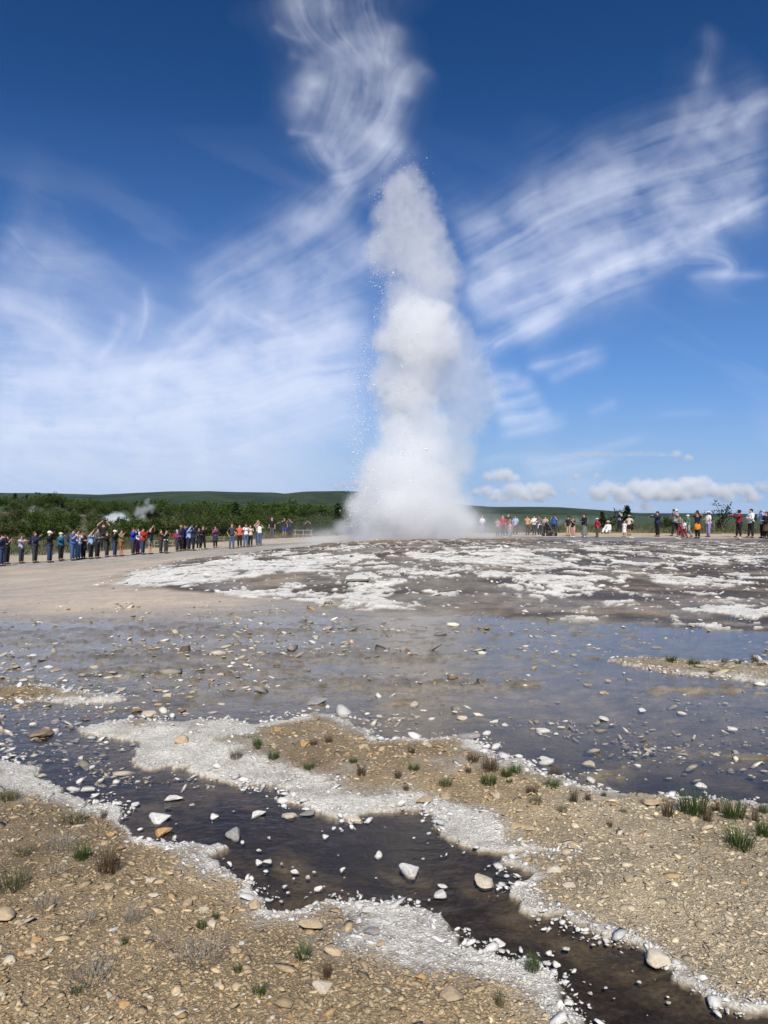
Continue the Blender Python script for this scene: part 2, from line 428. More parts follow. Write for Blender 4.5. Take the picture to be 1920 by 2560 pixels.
dark = mixa(C(.082, .066, .053) * (.35 + 1.3 * small)[:, None], C(.21, .185, .155) * (.4 + 1.2 * small)[:, None], ss(.45, .7, fbm2(gx * .5, gy * .7, 3, 85)))
plc = mixa(C(.74, .715, .65) * (.62 + .62 * fbm2(gx * 2.2, gy * 3.4, 5, 59, .65))[:, None], C(.44, .40, .34) * (.7 + .5 * small)[:, None], rimness * ss(.4, .6, lump))
dark = mixa(dark, C(.27, .215, .155) * (.4 + 1.2 * small)[:, None], .75 * ss(.50, .66, fbm2(gx * .55 + 3, gy * 1.0, 5, 88, .6)))
terc = mixa(dark, plc, plate)
terc = mixa(terc, C(.17, .115, .055) * (.6 + .9 * small)[:, None], np.clip(rim * 1.5, 0, 1) * ss(.28, .44, fbm2(gx * 1.7, gy * 1.2, 3, 87)) * ss(-4.0, -1.5, gx))
gc = mixa(mixa(bedc, dryc, dry), terc, terr)
fieldc = mixa(C(.085, .105, .028) * (.6 + .8 * nbig)[:, None], C(.16, .135, .06) * (.7 + .6 * nbig)[:, None], ss(.42, .6, fbm2(gx * .12, gy * .12, 4, 91)))
fieldc = mixa(fieldc, C(.035, .062, .018) * (.6 + .9 * nbig)[:, None], ss(75, 120, gy))
bank1 = np.exp(-(((gx + 62) / 14) ** 2 + ((gy - 128) / 10) ** 2) ** 2); bank2 = np.exp(-(((gx + 36) / 9) ** 2 + ((gy - 112) / 6) ** 2) ** 2)
fieldc = mixa(fieldc, C(.20, .125, .075) * (.7 + .6 * nbig)[:, None], np.clip(bank1 + bank2, 0, 1))
silt = C(.32, .30, .27) * (.7 + .6 * small)[:, None]
edge = ss(-1, .5, gy - 34) * (1 - fld)
fieldc = mixa(silt, fieldc, ss(40, 50, gy + np.abs(gx) * .0))
gc = mixa(gc, fieldc, fld)
gc = np.clip(gc, .01, .85)
wet = (1 - dry) * .8 + dry * 0
wet = wet * (1 - terr) + terr * (1 - plate) * (.12 + .40 * ss(.5, .62, fbm2(gx * .8, gy * .8, 3, 86)))
wet = np.where(gy > 10.5, np.maximum(wet, (1 - terr) * (1 - fld) * (.72 - .45 * ss(1, -6, gx))), wet)
wet = wet * (1 - fld) * (1 - greystrip * .85)

idx = np.arange(NT * NY).reshape(NY, NT)
quads = np.stack([idx[:-1, :-1], idx[:-1, 1:], idx[1:, 1:], idx[1:, :-1]], -1).reshape(-1, 4)
me = make_mesh('ground', np.stack([gx, gy, zg], 1), quads)
vcol(me, 'col', gc); vflt(me, 'wet', wet); vflt(me, 'dry', dry * (1 - terr) * ss(12, 9, gy))

m, N, L, B = new_mat('ground_soil')
pos = node(N, 'ShaderNodeNewGeometry').outputs['Position']
ca = node(N, 'ShaderNodeAttribute', attribute_name='col').outputs['Color']
wa = node(N, 'ShaderNodeAttribute', attribute_name='wet').outputs['Fac']
da = node(N, 'ShaderNodeAttribute', attribute_name='dry').outputs['Fac']
f1 = noise(N, L, pos, 55, 5, .65); f2 = noise(N, L, pos, 6, 4, .6); f3 = noise(N, L, pos, 210, 3, .6)
k1 = maprange(N, L, f1, .3, .7, .62, 1.35); k2 = maprange(N, L, f2, .3, .7, .82, 1.18)
c1 = scale_col(N, L, scale_col(N, L, ca, k1), k2)
dn_ = node(N, 'ShaderNodeTexNoise', i_Scale=30.0, i_Detail=2.0); L.new(pos, dn_.inputs['Vector'])
dm_ = node(N, 'ShaderNodeVectorMath', operation='MULTIPLY_ADD'); L.new(dn_.outputs['Color'], dm_.inputs[0]); dm_.inputs[1].default_value = (.03, .03, .03); L.new(pos, dm_.inputs[2])
vo = node(N, 'ShaderNodeTexVoronoi', feature='DISTANCE_TO_EDGE', i_Scale=70.0); L.new(dm_.outputs[0], vo.inputs['Vector'])
gap = maprange(N, L, vo.outputs['Distance'], 0, .15, .70, 1.03)
gm = node(N, 'ShaderNodeMix', data_type='FLOAT'); L.new(da, gm.inputs[0]); gm.inputs[2].default_value = 1.0; L.new(gap, gm.inputs[3])
L.new(scale_col(N, L, c1, gm.outputs[0]), B.inputs['Base Color'])
L.new(maprange(N, L, wa, 0, 1, .93, .20), B.inputs['Roughness'])
hs = node(N, 'ShaderNodeMath', operation='MULTIPLY_ADD'); L.new(vo.outputs['Distance'], hs.inputs[0]); L.new(da, hs.inputs[1]); L.new(f1, hs.inputs[2])
bp = bump(N, L, hs.outputs[0], .8, .012, B)
L.new(maprange(N, L, wa, 0, .8, .9, .12), bp.inputs['Strength'])
ground = obj('ground', me, m); tag(ground, kind='structure')

# ------------------------------------------------------------------ sandy footpath the onlookers stand on
fc = quads[(sdp[quads].min(1) > .0) & (sdt[quads].max(1) < .4)]
u, inv = np.unique(fc, return_inverse=True)
me = make_mesh('footpath', np.stack([gx[u], gy[u], zg[u] + .012], 1), inv.reshape(-1, 4))
m, N, L, B = new_mat('path_sand')
pos = node(N, 'ShaderNodeNewGeometry').outputs['Position']
f = noise(N, L, pos, .8, 5, .65); f2 = noise(N, L, pos, 9, 4, .6)
L.new(scale_col(N, L, mixcol(N, L, maprange(N, L, f, .35, .65, 0, 1), (.40, .31, .205), (.52, .43, .31)), maprange(N, L, f2, .3, .7, .8, 1.15)), B.inputs['Base Color'])
B.inputs['Roughness'].default_value = .95
bump(N, L, f2, .5, .03, B)
path = obj('footpath', me, m); tag(path, kind='structure')

# ------------------------------------------------------------------ water sheet
wq = (ys >= 1.9) & (ys < 13.2)
cq = (np.abs(ts) < .75)
ri, ci = np.where(wq)[0][::3], np.where(cq)[0][::3]
gi = idx[np.ix_(ri, ci)]
n_r, n_c = gi.shape
g = np.arange(n_r * n_c).reshape(n_r, n_c)
wf = np.stack([g[:-1, :-1], g[:-1, 1:], g[1:, 1:], g[1:, :-1]], -1).reshape(-1, 4)
gv = gi.ravel()
lvl = z0[gv] - .012 - .02 * ss(12.0, 13.2, gy[gv])
me = make_mesh('water', np.stack([gx[gv], gy[gv], lvl], 1), wf)
m, N, L, B = new_mat('shallow_water')
N.remove(B)
pos = node(N, 'ShaderNodeNewGeometry').outputs['Position']
mp = node(N, 'ShaderNodeMapping'); mp.inputs['Scale'].default_value = (1.0, 1.6, 1.0); L.new(pos, mp.inputs['Vector'])
r1 = noise(N, L, mp.outputs[0], 7, 4, .6); r2 = noise(N, L, mp.outputs[0], 38, 3, .6)
ad = node(N, 'ShaderNodeMath', operation='MULTIPLY_ADD'); L.new(r2, ad.inputs[0]); ad.inputs[1].default_value = .30; L.new(r1, ad.inputs[2])
bp = node(N, 'ShaderNodeBump', i_Strength=.22, i_Distance=.02); L.new(ad.outputs[0], bp.inputs['Height'])
fr = node(N, 'ShaderNodeFresnel', i_IOR=1.33); L.new(bp.outputs[0], fr.inputs['Normal'])
gl = node(N, 'ShaderNodeBsdfGlossy', i_Roughness=.05); gl.inputs['Color'].default_value = (1, 1, 1, 1); L.new(bp.outputs[0], gl.inputs['Normal'])
tr = node(N, 'ShaderNodeBsdfTransparent'); tr.inputs['Color'].default_value = (.90, .87, .82, 1)
mx = node(N, 'ShaderNodeMixShader'); L.new(fr.outputs[0], mx.inputs[0]); L.new(tr.outputs[0], mx.inputs[1]); L.new(gl.outputs[0], mx.inputs[2])
L.new(mx.outputs[0], N['Material Output'].inputs['Surface'])
water = obj('water', me, m); tag(water, kind='structure')

# ------------------------------------------------------------------ far hills
SKYL = [(-900, 1236), (-300, 1234), (0, 1232), (130, 1233), (250, 1237), (340, 1232), (430, 1228), (520, 1228), (600, 1230), (680, 1231), (712, 1234), (760, 1229), (860, 1227), (960, 1232), (1060, 1246), (1160, 1262), (1200, 1265), (1240, 1267), (1330, 1267), (1400, 1268), (1500, 1275), (1600, 1283), (1700, 1283), (1800, 1284), (1920, 1285), (2300, 1284), (3000, 1280)]
SK = np.array(SKYL, float)
hp = np.linspace(-900, 3000, 420); prof = np.interp(hp, SK[:, 0], SK[:, 1]) + 1.6 * (fbm2(hp * .02, hp * 0, 4, 95) - .5)
v01 = np.linspace(0, 1, 46)
HP, HV = np.meshgrid(hp, v01)
Rd = 2300.0
ridge = Rd * (1.0 + .35 * ss(900, 1700, HP))
dist = ridge * (.42 + .58 * HV) + 0
top = EYE + (HY - np.interp(HP, hp, prof)) / FPX * ridge
shape = np.clip(HV, 0, 1) ** 1.25
hz = -6 + (top + 6) * shape + (fbm2(HP * .012, HV * 7, 4, 96) - .5) * 26 * (HV * (1 - HV) * 4) * ss(0, 40, top)
hx = (HP - HX) / FPX * dist
bk = np.stack([(hp - HX) / FPX * ridge[0] * 1.5, ridge[0] * 1.5, np.full(len(hp), -8.0)], 1)
hv = np.concatenate([np.stack([hx, dist, hz], -1).reshape(-1, 3), bk])
hi = np.arange(len(hv)).reshape(-1, len(hp))
hf = np.stack([hi[:-1, :-1], hi[:-1, 1:], hi[1:, 1:], hi[1:, :-1]], -1).reshape(-1, 4)
me = make_mesh('hills', hv, hf)
m, N, L, B = new_mat('hill_heath')
pos = node(N, 'ShaderNodeNewGeometry').outputs['Position']
f = noise(N, L, pos, .006, 6, .65); f2 = noise(N, L, pos, .03, 5, .7)
cc = mixcol(N, L, maprange(N, L, f, .42, .58, 0, 1), (.024, .044, .024), (.045, .070, .030))
L.new(scale_col(N, L, cc, maprange(N, L, f2, .3, .7, .55, 1.35)), B.inputs['Base Color'])
B.inputs['Roughness'].default_value = 1.0; B.inputs['Specular IOR Level'].default_value = .1
bump(N, L, f2, 1.0, 18.0, B)
hills = obj('hills', me, m); tag(hills, kind='structure')
def gh(x, y):
    """height of the finished ground sheet, nearest vertex"""
    x, y = np.atleast_1d(np.asarray(x, float)), np.atleast_1d(np.asarray(y, float))
    j = np.clip(np.searchsorted(ys, y), 1, NY - 1); j = np.where(np.abs(ys[j - 1] - y) < np.abs(ys[j] - y), j - 1, j)
    yj = ys[j]
    t_ = x / np.sqrt(yj ** 2 + 1.44 * (yj < 4) * np.clip((4 - yj) / 2, 0, 1))
    i = np.clip(np.searchsorted(ts, t_), 1, NT - 1); i = np.where(np.abs(ts[i - 1] - t_) < np.abs(ts[i] - t_), i - 1, i)
    return zg[j * NT + i]

# ------------------------------------------------------------------ cirrus: a thin sheet of ice cloud high over the plain
# strokes: points in the frame (direction of sight), half width, strength, fibre
CIR = [([(800, 425), (860, 420), (930, 370), (985, 285)], 40, .42), ([(790, 400), (830, 330), (880, 250), (900, 150)], 62, .26), ([(900, 380), (960, 290), (1005, 210), (1060, 150)], 34, .26), ([(756, 256), (778, 222)], 30, .46), ([(770, 330), (790, 380), (840, 415)], 30, .24),
       ([(925, 320), (965, 220), (985, 120), (990, 40)], 26, .16), ([(820, -60), (840, 60), (890, 140), (950, 230)], 22, .22), ([(735, -60), (770, 60), (820, 130), (890, 190)], 34, .18), ([(905, -60), (925, 50), (955, 130), (970, 220)], 20, .18), ([(850, -60), (870, 100), (890, 250)], 80, .10),
       ([(1000, 60), (985, 130), (975, 200)], 20, .14), ([(720, 130), (770, 150), (830, 180)], 14, .10), ([(700, 320), (750, 325), (800, 335)], 12, .12), ([(690, 60), (740, 100), (800, 120)], 14, .10), ([(1000, 260), (1040, 200), (1090, 170)], 20, .12),
       ([(900, 400), (845, 480), (765, 565), (660, 640), (540, 705), (430, 760)], 36, .26), ([(960, 560), (870, 660), (760, 730), (600, 800)], 36, .18), ([(880, 430), (800, 540), (700, 620)], 24, .14), ([(1010, 330), (960, 420), (890, 520)], 24, .10),
       # right fan
       ([(1140, 690), (1350, 570), (1600, 470), (1960, 360)], 42, .34), ([(1120, 620), (1300, 520), (1500, 410), (1700, 330), (1960, 250)], 55, .22), ([(1130, 600), (1280, 530), (1450, 470), (1650, 420)], 26, .22), ([(1140, 760), (1350, 650), (1650, 550), (1960, 480)], 44, .32),
       ([(1170, 830), (1350, 740), (1500, 685), (1650, 620), (1780, 560), (1960, 470)], 24, .42), ([(1160, 780), (1300, 700), (1450, 640), (1620, 590)], 32, .32), ([(1700, 600), (1820, 545), (1960, 480)], 13, .36), ([(1600, 540), (1760, 470), (1960, 420)], 14, .24),
       ([(1180, 905), (1250, 862), (1340, 815), (1440, 775)], 15, .60), ([(1270, 845), (1400, 770), (1520, 715), (1660, 655)], 30, .50), ([(1390, 745), (1500, 690), (1620, 650), (1720, 630)], 20, .40), ([(1600, 660), (1720, 635), (1810, 645), (1840, 670), (1790, 700), (1700, 700)], 18, .30),
       ([(1700, 705), (1800, 690), (1960, 670)], 9, .22), ([(1620, 640), (1750, 600), (1830, 640)], 22, .22), ([(1160, 740), (1230, 700), (1300, 690)], 22, .3),
       ([(1480, 540), (1640, 430), (1720, 340), (1745, 240), (1770, 130)], 22, .09), ([(1640, 430), (1695, 330), (1695, 230)], 12, .09), ([(1740, 360), (1790, 290), (1830, 250)], 26, .18), ([(1820, 340), (1880, 270), (1960, 250)], 30, .2), ([(1750, 230), (1765, 140), (1790, 60)], 14, .10),
       ([(1310, 922), (1420, 895), (1540, 865)], 14, .34), ([(1370, 950), (1450, 915), (1540, 885)], 12, .34), ([(1215, 980), (1290, 968), (1350, 945)], 14, .44), ([(1220, 955), (1270, 940), (1310, 950)], 16, .36), ([(1225, 1020), (1310, 1000), (1370, 975)], 12, .44),
       ([(1235, 1052), (1310, 1043), (1390, 1020)], 14, .5), ([(1240, 1090), (1340, 1070), (1430, 1040)], 10, .46), ([(1170, 1000), (1230, 990), (1270, 1000)], 24, .24), ([(1490, 1035), (1535, 1015)], 9, .2), ([(1580, 1060), (1700, 1040), (1800, 1030)], 8, .12),
       ([(1290, 1165), (1450, 1140), (1560, 1115), (1640, 1095)], 12, .24), ([(1310, 1180), (1450, 1165), (1570, 1150)], 14, .30), ([(1180, 1150), (1300, 1140), (1400, 1150)], 20, .18), ([(1180, 1235), (1500, 1230), (1920, 1240)], 34, .22), ([(1180, 930), (1210, 880), (1240, 840)], 18, .26),
       # left veil
       ([(-60, 1050), (250, 1065), (480, 1030), (700, 965), (950, 925)], 52, .42), ([(-60, 955), (250, 965), (450, 935), (640, 865), (960, 835)], 44, .34), ([(330, 1000), (430, 920), (520, 840), (560, 775)], 20, .38), ([(545, 800), (565, 765), (580, 790)], 16, .26),
       ([(560, 780), (610, 810), (700, 840), (800, 805), (960, 745)], 44, .26), ([(230, 925), (285, 865), (307, 805), (298, 760)], 11, .26), ([(345, 880), (368, 790), (352, 690)], 11, .24), ([(300, 900), (355, 820), (362, 740)], 18, .16), ([(135, 840), (172, 775), (140, 715)], 16, .18),
       ([(400, 1065), (650, 1015), (850, 975), (960, 965)], 30, .40), ([(450, 1165), (700, 1095), (960, 1030)], 34, .24), ([(-60, 1085), (200, 1072), (380, 1060)], 16, .30), ([(-60, 1110), (150, 1105), (400, 1115), (700, 1150)], 40, .22), ([(-60, 850), (60, 845), (140, 880)], 40, .22),
       ([(740, 745), (860, 690), (960, 640)], 30, .20), ([(480, 780), (700, 700), (850, 620), (940, 550)], 26, .15), ([(-60, 620), (150, 690), (300, 640)], 80, .12), ([(-60, 900), (150, 930), (300, 900)], 70, .22), ([(200, 1010), (450, 990), (700, 930)], 60, .24), ([(-60, 1160), (300, 1165), (700, 1190)], 60, .20), ([(560, 880), (700, 880), (900, 880)], 34, .22),
       ([(420, 860), (480, 800), (540, 765)], 14, .2), ([(260, 980), (380, 930), (450, 860)], 14, .2), ([(700, 830), (640, 790), (600, 770)], 12, .16), ([(-60, 760), (60, 770), (170, 830), (260, 950)], 30, .14), ([(0, 560), (90, 640), (150, 690)], 24, .09)]
NU, NV = 560, 480
uu = np.linspace(-260, 2180, NU); vv = np.linspace(-330, 1278, NV)
PU, PV = np.meshgrid(uu, vv, indexing='ij')
den = np.zeros(PU.shape)
warp1 = 44 * (fbm2(PU / 260, PV / 260, 2, 201) - .5); warp2 = 44 * (fbm2(PU / 260, PV / 260, 2, 202) - .5)
QU, QV = PU + warp1, PV + warp2
iso = fbm2(PU / 70, PV / 70, 4, 203)
for i_s, (pts, w_, op) in enumerate(CIR):
    P = np.array(pts, float)
    for _ in range(2):                      # corner cutting for a soft curve
        q = [P[0]]
        for a, b in zip(P[:-1], P[1:]):
            q += [a * .75 + b * .25, a * .25 + b * .75]
        q.append(P[-1]); P = np.array(q)
    lo, hi2 = P.min(0) - 4 * w_ - 60, P.max(0) + 4 * w_ + 60
    iu = np.where((uu > lo[0]) & (uu < hi2[0]))[0]; iv = np.where((vv > lo[1]) & (vv < hi2[1]))[0]
    if len(iu) == 0 or len(iv) == 0: continue
    sl = np.ix_(iu, iv)
    x_, y_ = QU[sl], QV[sl]
    seg = np.linalg.norm(np.diff(P, axis=0), axis=1); cum = np.concatenate([[0], np.cumsum(seg)]); tot = cum[-1]
    best = np.full(x_.shape, 1e12); al = np.zeros(x_.shape); sg = np.zeros(x_.shape)
    for k in range(len(P) - 1):
        e = P[k + 1] - P[k]; l2 = e @ e + 1e-9
        h = ((x_ - P[k, 0]) * e[0] + (y_ - P[k, 1]) * e[1]) / l2
        hc = np.clip(h, 0, 1)
        dx, dy = x_ - P[k, 0] - e[0] * hc, y_ - P[k, 1] - e[1] * hc
        d2 = dx * dx + dy * dy
        b = d2 < best
        best = np.where(b, d2, best); al = np.where(b, cum[k] + hc * seg[k], al); sg = np.where(b, np.sign(e[0] * dy - e[1] * dx), sg)
    d = np.sqrt(best) * sg
    fib = fbm2(al / 300 + i_s * 9.1 + d / 300, d / 13.0 + i_s * 3.3 + 1.2 * (iso[sl] - .5) + .12 * n2(al / 90, d / 30, 213), 4, 210, .6)
    wide = w_ * (.6 + .8 * n2(al / 90, al * 0 + i_s * 5.7, 211))
    prof_ = np.exp(-np.abs(d / (1.25 * wide)) ** 1.5) * (1 if tot < 60 else ss(0, min(.22 * tot, 80), al) * ss(0, min(.3 * tot, 120), tot - al))
    den[sl] += op * prof_ * np.clip(.80 + (0 if tot < 60 else 1.15 if i_s < 19 else 1.25) * (fib - .5) + (1.4 if i_s < 19 else 1.3) * (iso[sl] - .5), .06, 1.6)
# faint veil everywhere, streaked like the rest
veil = fbm2((PU + .5 * PV) / 420, (PV - .45 * PU) / 95, 4, 220)
den += .10 * ss(.45, .8, veil) * ss(250, 800, PV) + .40 * ss(560, 980, PV) * ss(1120, 560, PU) * (.5 + 1.2 * (veil - .3)) + .10 * ss(900, 1200, PV)
fade = ss(-260, -120, PU) * ss(2180, 2040, PU) * ss(-330, -200, PV)
den = np.clip(1 - np.exp(-(1.12 - .22 * ss(1000, 1150, PU)) * den), 0, .93) * fade
RS, HS = 70000.0, 3600.0               # curved layer
tx, tzv = (PU - HX) / FPX, (HY - PV) / FPX
ln = np.sqrt(tx ** 2 + 1 + tzv ** 2)
dx, dy, dzv = tx / ln, 1 / ln, tzv / ln
oz = RS - HS
dist_ = -dzv * oz + np.sqrt((dzv * oz) ** 2 - oz ** 2 + RS ** 2)
cv = np.stack([dx * dist_, dy * dist_, dzv * dist_ + EYE], -1).reshape(-1, 3)
ii = np.arange(NU * NV).reshape(NU, NV)
cf = np.stack([ii[:-1, :-1], ii[1:, :-1], ii[1:, 1:], ii[:-1, 1:]], -1).reshape(-1, 4)
keep = den.ravel()[cf].max(1) > .004
u, inv = np.unique(cf[keep], return_inverse=True)
me = make_mesh('cirrus_clouds', cv[u], inv.reshape(-1, 4))
vflt(me, 'thick', den.ravel()[u])
m, N, L, B = new_mat('ice_cloud')
N.remove(B)
at = node(N, 'ShaderNodeAttribute', attribute_name='thick').outputs['Fac']
tl = node(N, 'ShaderNodeBsdfTranslucent'); tl.inputs['Color'].default_value = (.90, .93, .98, 1)
tr = node(N, 'ShaderNodeBsdfTransparent')
mx = node(N, 'ShaderNodeMixShader'); L.new(at, mx.inputs[0]); L.new(tr.outputs[0], mx.inputs[1]); L.new(tl.outputs[0], mx.inputs[2])
L.new(mx.outputs[0], N['Material Output'].inputs['Surface'])
o = obj('cirrus_clouds', me, m)
tag(o, 'thin white fibrous cirrus streaks fanning across the blue sky', 'clouds', kind='stuff')
# ------------------------------------------------------------------ steam: density computed on a grid, turned into a volume
def volume_material(name, density, color=(.990, .994, .998), aniso=.15):
    m = bpy.data.materials.new(name); m.use_nodes = True
    N, L = m.node_tree.nodes, m.node_tree.links
    N.clear()
    out = N.new('ShaderNodeOutputMaterial'); pv = N.new('ShaderNodeVolumePrincipled')
    pv.inputs['Density'].default_value = density
    pv.inputs['Color'].default_value = (*color, 1)
    pv.inputs['Anisotropy'].default_value = aniso
    L.new(pv.outputs[0], out.inputs['Volume'])
    return m

def grid_volume(name, mn, mx, D, mat, parent=None):
    nx, ny, nz = D.shape
    me = bpy.data.meshes.new(name)
    me.vertices.add(D.size)
    vflt(me, 'dens', D.astype(np.float32).ravel())
    me.materials.append(mat)
    ob = bpy.data.objects.new(name, me)
    col.objects.link(ob)
    if parent: ob.parent = parent
    ng = bpy.data.node_groups.new(name + '_field', 'GeometryNodeTree')
    ng.interface.new_socket('Geometry', in_out='INPUT', socket_type='NodeSocketGeometry')
    ng.interface.new_socket('Geometry', in_out='OUTPUT', socket_type='NodeSocketGeometry')
    Nn, L = ng.nodes.new, ng.links.new
    gi, go, vc, sm = Nn('NodeGroupInput'), Nn('NodeGroupOutput'), Nn('GeometryNodeVolumeCube'), Nn('GeometryNodeSetMaterial')
    vc.inputs['Min'].default_value, vc.inputs['Max'].default_value = mn, mx
    for k, v in zip(('Resolution X', 'Resolution Y', 'Resolution Z'), D.shape): vc.inputs[k].default_value = v
    p = Nn('GeometryNodeInputPosition')
    def vm(op, src, val):
        n = Nn('ShaderNodeVectorMath'); n.operation = op; L(src, n.inputs[0])
        if val is not None: n.inputs[1].default_value = val
        return n
    a = vm('SUBTRACT', p.outputs[0], mn)
    b = vm('MULTIPLY', a.outputs[0], [(n - 1) / (q - r) for n, r, q in zip(D.shape, mn, mx)])
    c = vm('ADD', b.outputs[0], (.5, .5, .5))
    d = vm('FLOOR', c.outputs[0], None)
    e = vm('DOT_PRODUCT', d.outputs[0], (ny * nz, nz, 1))
    si, na = Nn('GeometryNodeSampleIndex'), Nn('GeometryNodeInputNamedAttribute')
    si.data_type = na.data_type = 'FLOAT'
    na.inputs[0].default_value = 'dens'
    L(gi.outputs[0], si.inputs['Geometry']); L(na.outputs[0], si.inputs['Value']); L(e.outputs['Value'], si.inputs['Index'])
    L(si.outputs[0], vc.inputs['Density']); L(vc.outputs[0], sm.inputs[0]); L(sm.outputs[0], go.inputs[0])
    sm.inputs['Material'].default_value = mat
    ob.modifiers.new('steam_field', 'NODES').node_group = ng
    return ob

def grid(mn, mx, n):
    ax = [np.linspace(a, b, k) for a, b, k in zip(mn, mx, n)]
    return np.meshgrid(*[q.astype(np.float32) for q in ax], indexing='ij')

GX, GY = GEY
GZ = float(zb(GX, GY))
SP = GY / FPX                                   # metres per frame pixel at the vent
def fx_(px): return (px - HX) * SP
def fz_(py): return EYE + (HY - py) * SP

mn, mx_ = (fx_(620), GY - 3.6, GZ - .9), (fx_(1420), GY + 3.6, fz_(405))
dims = (150, 66, 178)
X, Y, Z = grid(mn, mx_, dims)
# puffs: frame x, frame y, radius in frame pixels, depth offset in metres, density
PUFF = [(1000, 748, 42, -.1, .5), (1098, 752, 46, .3, .45), (1040, 772, 72, 0, .6), (1120, 780, 40, .5, .3), (1140, 740, 30, .4, .25), (975, 770, 30, 0, .35), (1018, 455, 26, 0, .8), (1010, 490, 46, 0, .9), (1050, 520, 44, .2, .8), (975, 535, 44, -.1, .7), (945, 535, 30, .2, .5), (1060, 565, 52, .3, .7), (1000, 590, 62, -.2, .75), (960, 620, 46, 0, .65), (1085, 610, 48, .4, .6), (1095, 655, 52, .2, .7), (1040, 660, 64, -.3, .8), (975, 660, 40, .2, .5), (1070, 705, 62, -.2, .8), (1010, 715, 48, .2, .5), (1110, 700, 40, .4, .5), (1050, 750, 60, .3, .45),
        (1045, 800, 58, -.3, 1.2), (1050, 840, 82, -.5, 1.5), (1075, 868, 66, -.5, 1.2), (1010, 850, 62, -.2, 1.1), (965, 825, 38, .2, .5), (960, 800, 26, .2, .4), (1135, 820, 50, .6, .35), (1162, 865, 50, .7, .45), (1120, 920, 76, .5, .5), (1172, 940, 62, .6, .55), (1050, 930, 84, .2, .7), (985, 940, 56, .0, .6), (1198, 970, 46, .7, .5), (1192, 1030, 50, .8, .42), (1145, 1010, 56, .8, .42),
        (1030, 1000, 72, -.1, .8), (985, 1030, 48, 0, .55), (1060, 1060, 58, 0, .7), (1010, 1090, 64, -.3, .9), (1125, 1080, 56, .8, .48), (1150, 1125, 50, .9, .50), (1030, 1140, 88, -.4, 1.2), (970, 1170, 62, -.2, 1.0), (1125, 1165, 62, .7, .6), (1010, 1210, 104, -.6, 1.5), (945, 1230, 58, -.2, 1.1), (1075, 1220, 66, -.2, 1.1), (1130, 1215, 52, .6, .55), (1145, 1265, 44, .5, .55),
        (930, 1290, 62, -.3, 1.3), (1010, 1280, 112, -.7, 1.6), (1080, 1290, 74, -.4, 1.3), (1140, 1305, 60, .2, .8), (905, 1325, 52, -.2, 1.0), (980, 1330, 90, -.9, 1.4), (1060, 1325, 82, -.7, 1.4), (1130, 1332, 56, -.3, .9), (860, 1340, 42, 0, .6), (1180, 1335, 46, .3, .5), (820, 1348, 34, .2, .36), (1230, 1340, 34, .6, .26), (780, 1356, 26, .4, .2), (1280, 1335, 30, 1.2, .12), (735, 1362, 20, .6, .14), (700, 1366, 16, .8, .10), (1220, 1305, 44, 1.4, .10), (1290, 1312, 40, 2, .07)]
wxn = fbm3(X * .9, Y * .9, Z * .9, 3, 1) - .5
wyn = fbm3(X * .9, Y * .9, Z * .9, 3, 2) - .5
wzn = fbm3(X * .9, Y * .9, Z * .9, 3, 3) - .5
WX, WY, WZ = X + 1.25 * wxn, Y + 1.25 * wyn, Z + 1.25 * wzn
D = np.zeros(dims)
billow = 1 - np.abs(2 * fbm3(X * 2.3, Y * 2.3, Z * 2.3, 5, 6, .62) - 1) * 1.9
for a, b, r, dyo, dn in PUFF:
    cx, cz, R = fx_(a), fz_(b), r * SP
    sl = tuple(slice(max(0, int((c - 1.9 * R - 1.0 - lo) / (hi_ - lo) * (k - 1))), int((c + 1.9 * R + 1.0 - lo) / (hi_ - lo) * (k - 1)) + 2) for c, lo, hi_, k in zip((cx, GY + dyo, cz), mn, mx_, dims))
    q = np.sqrt((WX[sl] - cx) ** 2 + (WY[sl] - GY - dyo) ** 2 + ((WZ[sl] - cz)) ** 2) / R
    soft, e0, e1 = (.62, 1.16, .66) if b < 1100 else (.28, 1.30, .42)
    D[sl] = np.maximum(D[sl], dn * ss(e0, e1, q + soft * (.55 - billow[sl])))
D *= (.45 + .95 * fbm3(X * 1.6, Y * 1.6, Z * 1.3, 4, 9, .6)) * (1 + .35 * ss(fz_(1120), fz_(1260), Z)) * (1 + .55 * np.exp(-((Z - fz_(985)) / 1.9) ** 2) * ss(fx_(1110), fx_(1050), X)) * (1 - .20 * ss(fz_(800), fz_(720), Z)) * (1 - .12 * ss(fx_(1060), fx_(1150), X) * ss(fz_(1290), fz_(1180), Z) * ss(fz_(700), fz_(800), Z))
gzz = zb(X[:, :, 0], Y[:, :, 0])[:, :, None]
mist = .62 * np.exp(-np.clip(Z - gzz - .0, 0, 9) / .34) * np.exp(-((X - fx_(930)) / 5.0) ** 2 - ((Y - GY) / 2.6) ** 2)
D += mist * ss(.35, .62, fbm3(X * .8, Y * .8, Z * 1.4, 3, 12))
edge_ = np.minimum.reduce([X - mn[0], mx_[0] - X, Y - mn[1], mx_[1] - Y, mx_[2] - Z])
D *= ss(0, .6, edge_) * (Z > gzz - .25)
D = np.where(D < .004, 0, D)

geyser = empty('geyser_eruption', (GX, GY, GZ))
tag(geyser, 'tall white erupting column of steam and boiling water bursting from the mound', 'geyser')
steam = grid_volume('steam', mn, mx_, D, volume_material('geyser_steam', .95, aniso=.0))
steam.parent = geyser; steam.matrix_parent_inverse.translation = (-GX, -GY, -GZ)
tag(steam, kind='stuff')

